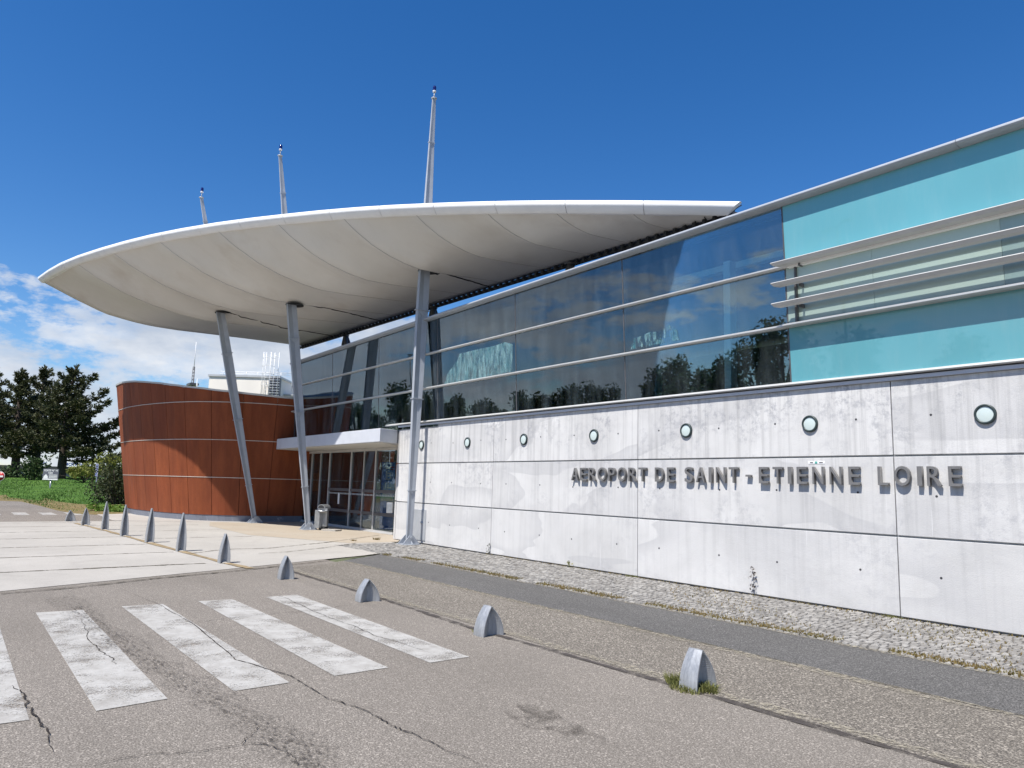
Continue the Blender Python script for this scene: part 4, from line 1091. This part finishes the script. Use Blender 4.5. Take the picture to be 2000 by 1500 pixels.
def pine(px, py, dep, H, R, label, skew=0.0, dens=1.0, lo=.16, boughs=()):
    b = at_depth(px, py, dep)
    o = empty('pine_tree', (b.x, b.y, b.z-.3), label=label, cat='tree', group='dark pines on the lawn bank')
    tr = MB(); cr = MB(); lean = RIGHT*skew
    tp = [lean*(t*t)+Vector((math.sin(t*5)*.15, math.cos(t*4)*.12-.12, H*.97*t)) for t in [k/12 for k in range(13)]]
    def trunk_at(t):
        k = min(11, int(t*12)); return tp[k].lerp(tp[k+1], t*12-k)
    tr.tube(tp, [(.40*(1-.9*k/12)+.03)*H/11 for k in range(13)], 9)
    br = []
    n = int(36*dens)
    for k in range(n):                     # whorls of level boughs
        t = lo + (.96-lo)*(max(0, k+random.uniform(-.5, .5))/n)**.92; t = min(.97, max(lo, t))
        prof = .8+.2*t/.35 if t < .35 else max(.10, 1.0-((t-.35)/.65)**1.05*.95)
        br.append((t, k*2.4+random.uniform(-.6, .6), R*prof*random.choice((.55, .8, .95, 1.0, 1.15))))
    for t, side, L in boughs: br.append((t, math.atan2(RIGHT.y*side, RIGHT.x*side)+random.uniform(-.25, .25), L))
    for t, az, L in br:
        base_p = trunk_at(t); d = Vector((math.cos(az), math.sin(az), 0)); up = -.02+.55*t; pts = []
        for s_ in range(9):
            u = s_/8; pts.append(base_p + d*(L*u) + Vector((0, 0, L*(up*u**1.6 - .07*math.sin(u*PI)))))
        tr.tube(pts, [max(.014, .12*(1-.8*t)*(1-.88*s_/8)) for s_ in range(9)], 5, caps=False)
        side = Vector((-d.y, d.x, 0))
        m = max(18, int(L*20*dens))
        for q in range(m):
            u = random.uniform(.18 if L < 2 else .3, 1.02); x8 = min(7.99, u*8); k8 = int(x8); p = pts[k8].lerp(pts[k8+1], x8-k8)
            sw = (.20+.8*math.sin(PI*min(1, u*.92+.04)))*min(L, 3.2)*.21
            lat = random.gauss(0, sw)
            c = p + side*lat - d*abs(lat)*.35 + Vector((0, 0, random.gauss(.10, .12)-.1*abs(lat)))
            needle_tuft(cr, c, (d*.7 + side*(lat/max(.2, sw))*.5).normalized(), random.uniform(.28, .46))
    for q in range(30): needle_tuft(cr, trunk_at(random.uniform(.88, 1.0))+Vector((random.gauss(0, .12), random.gauss(0, .12), random.gauss(0, .1))), Vector((0, 0, 1)), .38)
    tr.build('trunk', M['bark'], o); cr.build('crown', M['needle'], o, fix=False)
    return o
pine(118, 937, 74, 12.0, 4.6, 'dark pine with a leaning trunk and long right boughs, nearest the rusty drum', .6, 1.25, .23,
     ((.2, 1, 5.4), (.27, 1, 5.8), (.36, 1, 5.4), (.46, 1, 5.2), (.58, 1, 4.6), (.68, 1, 3.8), (.82, 1, 2.6), (.3, -1, 3.5), (.5, -1, 3)))
pine(27, 938, 76, 12.0, 4.6, 'tall dark pine left of the notice board with a straight trunk', -.2, 1.15, .24)
pine(66, 934, 84, 13.6, 4.6, 'dark pine behind and between the two front pines', .2, 1.0, .3)
pine(-30, 936, 78, 12.4, 4.3, 'dark pine at the left picture edge', 0, 1.1, .24)
def shrub(name, px, py, dep, rx, rz, n, s, mat, label, cat='shrub', squash=1.0, base_off=.0):
    b = at_depth(px, py, dep)
    o = empty(name, (b.x, b.y, b.z+base_off), label=label, cat=cat)
    mb = MB(); st = MB(); lobes = [(Vector((random.gauss(0, .45)*rx, random.gauss(0, .45)*rx*squash, random.uniform(.25, .8)*rz)), random.uniform(.3, .55)) for _ in range(11)]
    for k in range(n):
        c, r = random.choice(lobes); v = Vector((random.gauss(0, 1), random.gauss(0, 1), random.gauss(0, 1))).normalized()*random.uniform(.5, 1)**.5*r
        p = c + Vector((v.x*rx, v.y*rx*squash, v.z*rz*.7)); p.z = abs(p.z)
        leafquad(mb, p, s*random.uniform(.6, 1.3))
    for c, r in lobes: st.tube([(0, 0, -.3), c*.5, c], [.05, .035, .015], 5)
    st.build('stem', M['bark'], o); mb.build('foliage', mat, o, fix=False)
    return o
shrub('bush', 57, 937, 70, 1.4, 2.1, 1200, .14, M['leaf'], 'round mid green bush between the pine trunks left of the notice board')
shrub('bush', 165, 936, 66, 1.7, 1.2, 1300, .13, M['leaf_yellow'], 'low yellow green bush beside the hangar right of the notice board')
shrub('bush', 205, 940, 56, 1.3, 2.1, 1800, .12, M['leaf_yellow'], 'taller yellow green bush right of the blue pictogram sign')
shrub('hedge_bush', 229, 1000, 39, 1.3, 3.0, 3600, .075, M['leaf_dull'], 'dense dull green bush against the left side of the rusty drum')
shrub('hedge_bush', 212, 992, 41, .95, 1.7, 2200, .07, M['leaf_dull'], 'lower dull green bush behind the ivy patch')
shrub('ivy_patch', 224, 1004, 33.5, .85, .42, 1500, .07, M['leaf_bright'], 'bright green leafy ground ivy at the foot of the rusty drum', 'ivy')
shrub('ivy_patch', 207, 1001, 35, .75, .32, 1000, .065, M['leaf_bright'], 'thin bright green ivy spreading left of the main ivy clump', 'ivy')
shrub('bush', 8, 938, 74, 1.8, 1.4, 900, .13, M['leaf_dull'], 'small dark bush beside the red no entry sign')

# leafy trees across the car park: the glass facade mirrors them
def leafy_proto(H, R, seed):
    random.seed(seed)
    tr = MB(); cr = MB()
    tr.tube([(0, 0, 0), (.05, .02, H*.3), (.0, .08, H*.6), (.1, .0, H*.9)], [.2, .15, .1, .03], 8)
    lob = []
    for k in range(26):
        t = random.uniform(.2, 1.0); az = random.uniform(0, 2*PI); rr = R*(1-.75*((t-.35)/.65)**2 if t > .35 else .8)*random.uniform(.3, .95)
        c = Vector((math.cos(az)*rr, math.sin(az)*rr, H*t*.97)); lob.append((c, random.uniform(.5, .95)*R*.36))
        tr.tube([(0, 0, H*t*.6), c*.5+Vector((0, 0, H*t*.35)), c], [.06, .04, .015], 5)
    for k in range(3000):
        c, r = random.choice(lob); v = Vector((random.gauss(0, 1), random.gauss(0, 1), random.gauss(0, 1.5))).normalized()*r*random.uniform(.3, 1.1)
        leafquad(cr, c+v, .17)
    return tr, cr
protos = []
for k, (H, R) in enumerate(((7.6, 2.7), (7.0, 2.2), (8.6, 3.4))):
    tr, cr = leafy_proto(H, R, 100+k)
    o = empty('leafy_tree', (0, 0, 0))
    protos.append((o, tr.build('trunk', M['bark'], o), cr.build('crown', M['leaf'], o, fix=False)))
random.seed(21)
TREES = [(-15.6, -30, 2, 1.04), (-18.2, -31, 2, .98), (-20.6, -30, 0, .98), (-24.2, -30, 0, 1.04), (-26.4, -31, 1, .98), (-31.5, -30, 1, .98), (-34.3, -30, 1, 1.05), (-37.2, -31, 0, .92), (-39.5, -30, 1, .99), (-42.5, -31, 0, .93), (-45.8, -30, 1, .92), (-49, -31, 0, .9), (-53, -30, 0, .99), (-56.5, -31, 1, 1.05), (-61, -31, 0, 1.12), (-66, -31, 2, 1.14), (-72, -30, 0, 1.05), (-78, -31, 2, 1.0), (-86, -31, 0, 1.2), (-11.5, -31, 2, .9), (-6.5, -32, 0, .9), (-1, -31, 1, 1.0)]
used = set()
for X, Y, k, s_ in TREES:
    o, t_, c_ = protos[k]
    if k not in used: used.add(k); r = o
    else:
        r = o.copy(); COL.objects.link(r)
        for ch in (t_, c_): c2 = ch.copy(); COL.objects.link(c2); c2.parent = r
    r.location = (X, Y, 0); r.scale = (s_, s_, s_); r.rotation_euler = (0, 0, random.uniform(0, 6))
    tag(r, 'leafy car park tree mirrored in the dark facade glass', 'tree', 'leafy trees mirrored in the glass')
def street_lamp(X, Y, H, label):
    o = empty('street_lamp', (X, Y, 0), .5, label=label, cat='street lamp', group='double headed lamps mirrored in the glass')
    MB().tube([(0, 0, 0), (0, 0, H)], [.10, .06], 10).build('pole', M['alu_dark'], o)
    for s_ in (-1, 1):
        a = MB().tube([(0, 0, H-.05), (s_*.5, 0, H+.12), (s_*.9, 0, H+.1)], .04, 8).build('arm', M['alu_dark'], o)
        MB().lathe([(0, .08), (.2, .06), (.32, 0), (.2, -.06), (0, -.08)], 16, (s_*1.1, 0, H+.08)).build('lamp_head', M['alu_dark'], o)
street_lamp(-61.3, -30, 12.6, 'double headed street lamp mirrored in the glass beside the right mast')
street_lamp(-11.5, -30, 14.0, 'double headed street lamp mirrored in the turquoise glass')

# ------------------------------------------------------------------ weeds and tufts
def tuft(x, y, r, h, n, mat, label, dark=None):
    o = MB()
    for _ in range(n):
        a = random.uniform(0, 2*PI); q = r*random.random()**.7; px, py = x+q*math.cos(a), y+q*math.sin(a)*.6
        l = h*random.uniform(.4, 1.1); dx, dy = random.gauss(0, .5)*l, random.gauss(0, .5)*l; w = .0022+.0022*random.random()
        t = random.uniform(0, PI); wx, wy = w*math.cos(t), w*math.sin(t); k = len(o.v)
        o.v += [(px-wx, py-wy, .0), (px+wx, py+wy, .0), (px+dx*.45+wx*.8, py+dy*.45+wy*.8, l*.6), (px+dx, py+dy, l*.92), (px+dx*.45-wx*.8, py+dy*.45-wy*.8, l*.6)]
        o.f.append([k, k+1, k+2, k+3, k+4]); o.mi.append(0); o.sm.append(False)
    return o.build('grass_tuft', mat, fix=False, label=label, cat='grass tuft')
tuft(5.40, -5.36, .13, .10, 330, M['weed'], 'yellowish grass tuft at the left foot of the nearest bollard')
tuft(5.66, -5.32, .11, .09, 260, M['weed'], 'grass tuft at the right foot of the nearest bollard')
tuft(5.54, -5.44, .17, .06, 320, M['weed'], 'flat grass fringe in front of the nearest bollard')
tuft(2.70, -5.58, .09, .05, 110, M['weed'], 'tiny grass tuft beside the second nearest bollard')
tuft(-5.6, -2.36, .16, .06, 120, M['dry'], 'dry grass clump where the pale slabs meet the setts')
tuft(-9.7, -.55, .14, .10, 110, M['dry'], 'dry brown weeds at the foot of the rightmost mast')
tuft(-9.5, -1.35, .13, .07, 80, M['dry'], 'dry weed clump on the paving by the door corner')
def tall_weed(x, y, h, mat, label, n=26):
    o = empty('wall_weed', (x, y, 0), label=label, cat='weed')
    MB().tube([(0, 0, 0), (.01, -.01, h*.5), (-.01, -.015, h)], [.005, .004, .002], 5).build('stem', M['bark'], o)
    mb = MB()
    for k in range(n):
        t = random.uniform(.1, 1); leafquad(mb, (random.gauss(0, .028), -.02+random.gauss(0, .015), h*t), .022)
    mb.build('foliage', mat, o, fix=False)
tall_weed(-4.86, -.03, .26, M['leaf_dull'], 'short dark weed growing at the wall joint left of AEROPORT')
tall_weed(2.47, -.04, .46, M['bark'], 'tall dried weed stalk standing against the wall below ETIENNE', 36)
p = on_z(1120, 1108); tall_weed(p.x, -.05, .14, M['weed'], 'tiny green weed at the wall foot below AEROPORT')
for px, lb in ((1235, 'low weed at the wall foot beside the joint below DE'), (1740, 'low grass at the wall foot below the word LOIRE')):
    p = on_y(px, 1130, -.04); tuft(p.x, -.05, .16, .05, 90, M['weed'], lb)
mb = MB()
for _ in range(15000):
    u = random.random(); x = random.uniform(-5, 10.5)
    y = -2.35 + abs(random.gauss(0, .11)) if u < .6 else (random.uniform(-2.3, -.1) if u < .93 else -.03-abs(random.gauss(0, .03)))
    if u >= .6 and u < .93 and (math.sin(x*1.7+y*2.3)+math.sin(x*.63-1) < .35 or x < 0): continue
    if u < .6 and math.sin(x*2.1)+math.sin(x*5.3+1) < -.9: continue
    l = random.uniform(.014, .045); a = random.uniform(0, 6.3); k = len(mb.v); w = .012
    mb.v += [(x-w*math.cos(a), y-w*math.sin(a), .0), (x+w*math.cos(a), y+w*math.sin(a), .0), (x+random.gauss(0, .012), y+random.gauss(0, .012), l)]
    mb.f.append([k, k+1, k+2]); mb.mi.append(0); mb.sm.append(False)
mb.build('joint_moss', M['dry'], fix=False, kind='stuff', label='dry yellowish moss and grass in the joints of the setts', cat='moss')
# lawn blades
mb = MB()
for _ in range(9000):
    i = random.randrange(3, len(bnd)-3); t = random.random(); px = bnd[i][0]+(bnd[i+1][0]-bnd[i][0])*t; py = bnd[i][1]+(bnd[i+1][1]-bnd[i][1])*t
    u = random.random()**1.3*1.2; d0 = (on_z(px, py)-CAM) @ FWD; q = at_depth(px, 935, d0+(max(75, d0+25)-d0)*u)
    z = bank_z(u)-.03; l = random.uniform(.06, .16); a = random.uniform(0, 6.3); w = .035; k = len(mb.v)
    mb.v += [(q.x-w*math.cos(a), q.y-w*math.sin(a), z), (q.x+w*math.cos(a), q.y+w*math.sin(a), z), (q.x+random.gauss(0, .05), q.y+random.gauss(0, .05), z+l)]
    mb.f.append([k, k+1, k+2]); mb.mi.append(0); mb.sm.append(False)
mb.build('lawn_grass', leaf_mat('lawn_blades', (.05, .11, .02), (.12, .20, .04)), fix=False, kind='stuff', label='green grass on the bank in front of the pines', cat='grass')

# far hill
q0, q1 = at_depth(-500, 920, 1300), at_depth(500, 925, 1300); mb = MB(); vs = []
for k in range(41):
    t = k/40; p = q0.lerp(q1, t); h = 14 + 5*math.sin(t*9)+3*math.sin(t*23+1)
    vs += [(p.x, p.y, -2), (p.x+FWD.x*80, p.y+FWD.y*80, h), (p.x+FWD.x*300, p.y+FWD.y*300, -2)]
mb.add(vs, [(3*k+j, 3*k+3+j, 3*k+4+j, 3*k+1+j) for k in range(40) for j in range(2)], 0, True); mb.build('hills', M['hill'], kind='structure')

# ================================================================== LIGHT, SKY, CAMERA
SUN = Vector((.12, -.592, 1.0)).normalized()
sun = bpy.data.lights.new('sun', 'SUN'); sun.energy = 5.0; sun.angle = math.radians(.53); sun.color = (1, .955, .89)
so = bpy.data.objects.new('sun', sun); COL.objects.link(so); so.rotation_euler = SUN.to_track_quat('Z', 'Y').to_euler()
w = bpy.data.worlds.new('World'); sc.world = w; w.use_nodes = True; nt_ = w.node_tree; nt_.nodes.clear()
N = nt_.nodes.new; Lk = nt_.links.new
wo = N('ShaderNodeOutputWorld'); bg = N('ShaderNodeBackground'); Lk(bg.outputs[0], wo.inputs[0])
sky = N('ShaderNodeTexSky'); sky.sky_type = 'NISHITA'; sky.sun_disc = False
sky.sun_elevation = math.asin(SUN.z); sky.sun_rotation = math.atan2(SUN.x, SUN.y)
sky.air_density = 1.0; sky.dust_density = .3; sky.ozone_density = 3.0; sky.altitude = 400
hsv = N('ShaderNodeHueSaturation'); hsv.inputs['Hue'].default_value = .507; hsv.inputs['Saturation'].default_value = 1.34; hsv.inputs['Value'].default_value = 1.84; Lk(sky.outputs[0], hsv.inputs['Color'])
tc = N('ShaderNodeTexCoord'); sep = N('ShaderNodeSeparateXYZ'); Lk(tc.outputs['Generated'], sep.inputs[0])
def wm(op, a, b=0.0, c=None):
    n = N('ShaderNodeMath'); n.operation = op
    for i, v in enumerate((a, b)):
        if isinstance(v, bpy.types.NodeSocket): Lk(v, n.inputs[i])
        else: n.inputs[i].default_value = v
    return n.outputs[0]
def wnoise(scale, det, rough, sx=(1, 1, 1), loc=(0, 0, 0)):
    mp = N('ShaderNodeMapping'); mp.inputs['Scale'].default_value = sx; mp.inputs['Location'].default_value = loc; Lk(tc.outputs['Generated'], mp.inputs[0])
    n = N('ShaderNodeTexNoise'); Lk(mp.outputs[0], n.inputs[0]); n.inputs['Scale'].default_value = scale; n.inputs['Detail'].default_value = det; n.inputs['Roughness'].default_value = rough
    return n.outputs[0]
def wramp(f, stops):
    n = N('ShaderNodeValToRGB'); Lk(f, n.inputs[0]); e = n.color_ramp.elements
    while len(e) < len(stops): e.new(.5)
    for el, (p, c) in zip(e, stops): el.position = p; el.color = (*c, 1) if isinstance(c, tuple) else (c, c, c, 1)
    return n.outputs[0]
CL = (9.1, .4, 4.4)
cn = wnoise(5.2, 12, .62, (1, 1, 2.4), CL)
low = wramp(sep.outputs['Z'], [(.0, .13), (.08, .155), (.165, .15), (.20, .085), (.26, .03), (.33, -.06)])
lowb = wramp(sep.outputs['Z'], [(.22, 0.0), (.34, .35)])
rear = wramp(sep.outputs['Y'], [(.0, .0), (.5, .0)])
cov = wm('SUBTRACT', wm('ADD', cn, low), wm('ADD', lowb, rear))
mask = wramp(cov, [(.60, 0.0), (.655, .75), (.74, 1.0)])
shade = wramp(wnoise(5.2, 8, .6, (1, 1, 2.4), (CL[0], CL[1], CL[2]-.06)), [(.40, (10.5, 11., 11.8)), (.62, (6.6, 7.5, 9.0))])
mixc = N('ShaderNodeMix'); mixc.data_type = 'RGBA'; Lk(mask, mixc.inputs[0]); Lk(hsv.outputs[0], mixc.inputs[6]); Lk(shade, mixc.inputs[7])
Lk(mixc.outputs[2], bg.inputs[0]); bg.inputs[1].default_value = .055

cd = bpy.data.cameras.new('camera'); co = bpy.data.objects.new('camera', cd); COL.objects.link(co); sc.camera = co
cd.sensor_fit = 'HORIZONTAL'; cd.sensor_width = 36.0; cd.lens = 36.0*F/2000.0; cd.clip_start = .05; cd.clip_end = 4000
U1 = UP*math.cos(PITCH) - FWD*math.sin(PITCH); V = FWD*math.cos(PITCH) + UP*math.sin(PITCH)
cx_ = RIGHT*math.cos(ROLL) + U1*math.sin(ROLL); cy_ = U1*math.cos(ROLL) - RIGHT*math.sin(ROLL); cz_ = -V
co.matrix_world = Matrix(((cx_.x, cy_.x, cz_.x, CAM.x), (cx_.y, cy_.y, cz_.y, CAM.y), (cx_.z, cy_.z, cz_.z, CAM.z), (0, 0, 0, 1)))
sc.view_settings.view_transform = 'Standard'; sc.view_settings.look = 'None'; sc.view_settings.gamma = 1.0; sc.view_settings.exposure = .55
sc.render.film_transparent = False
try: sc.cycles.max_bounces = 10; sc.cycles.transparent_max_bounces = 24
except Exception: pass
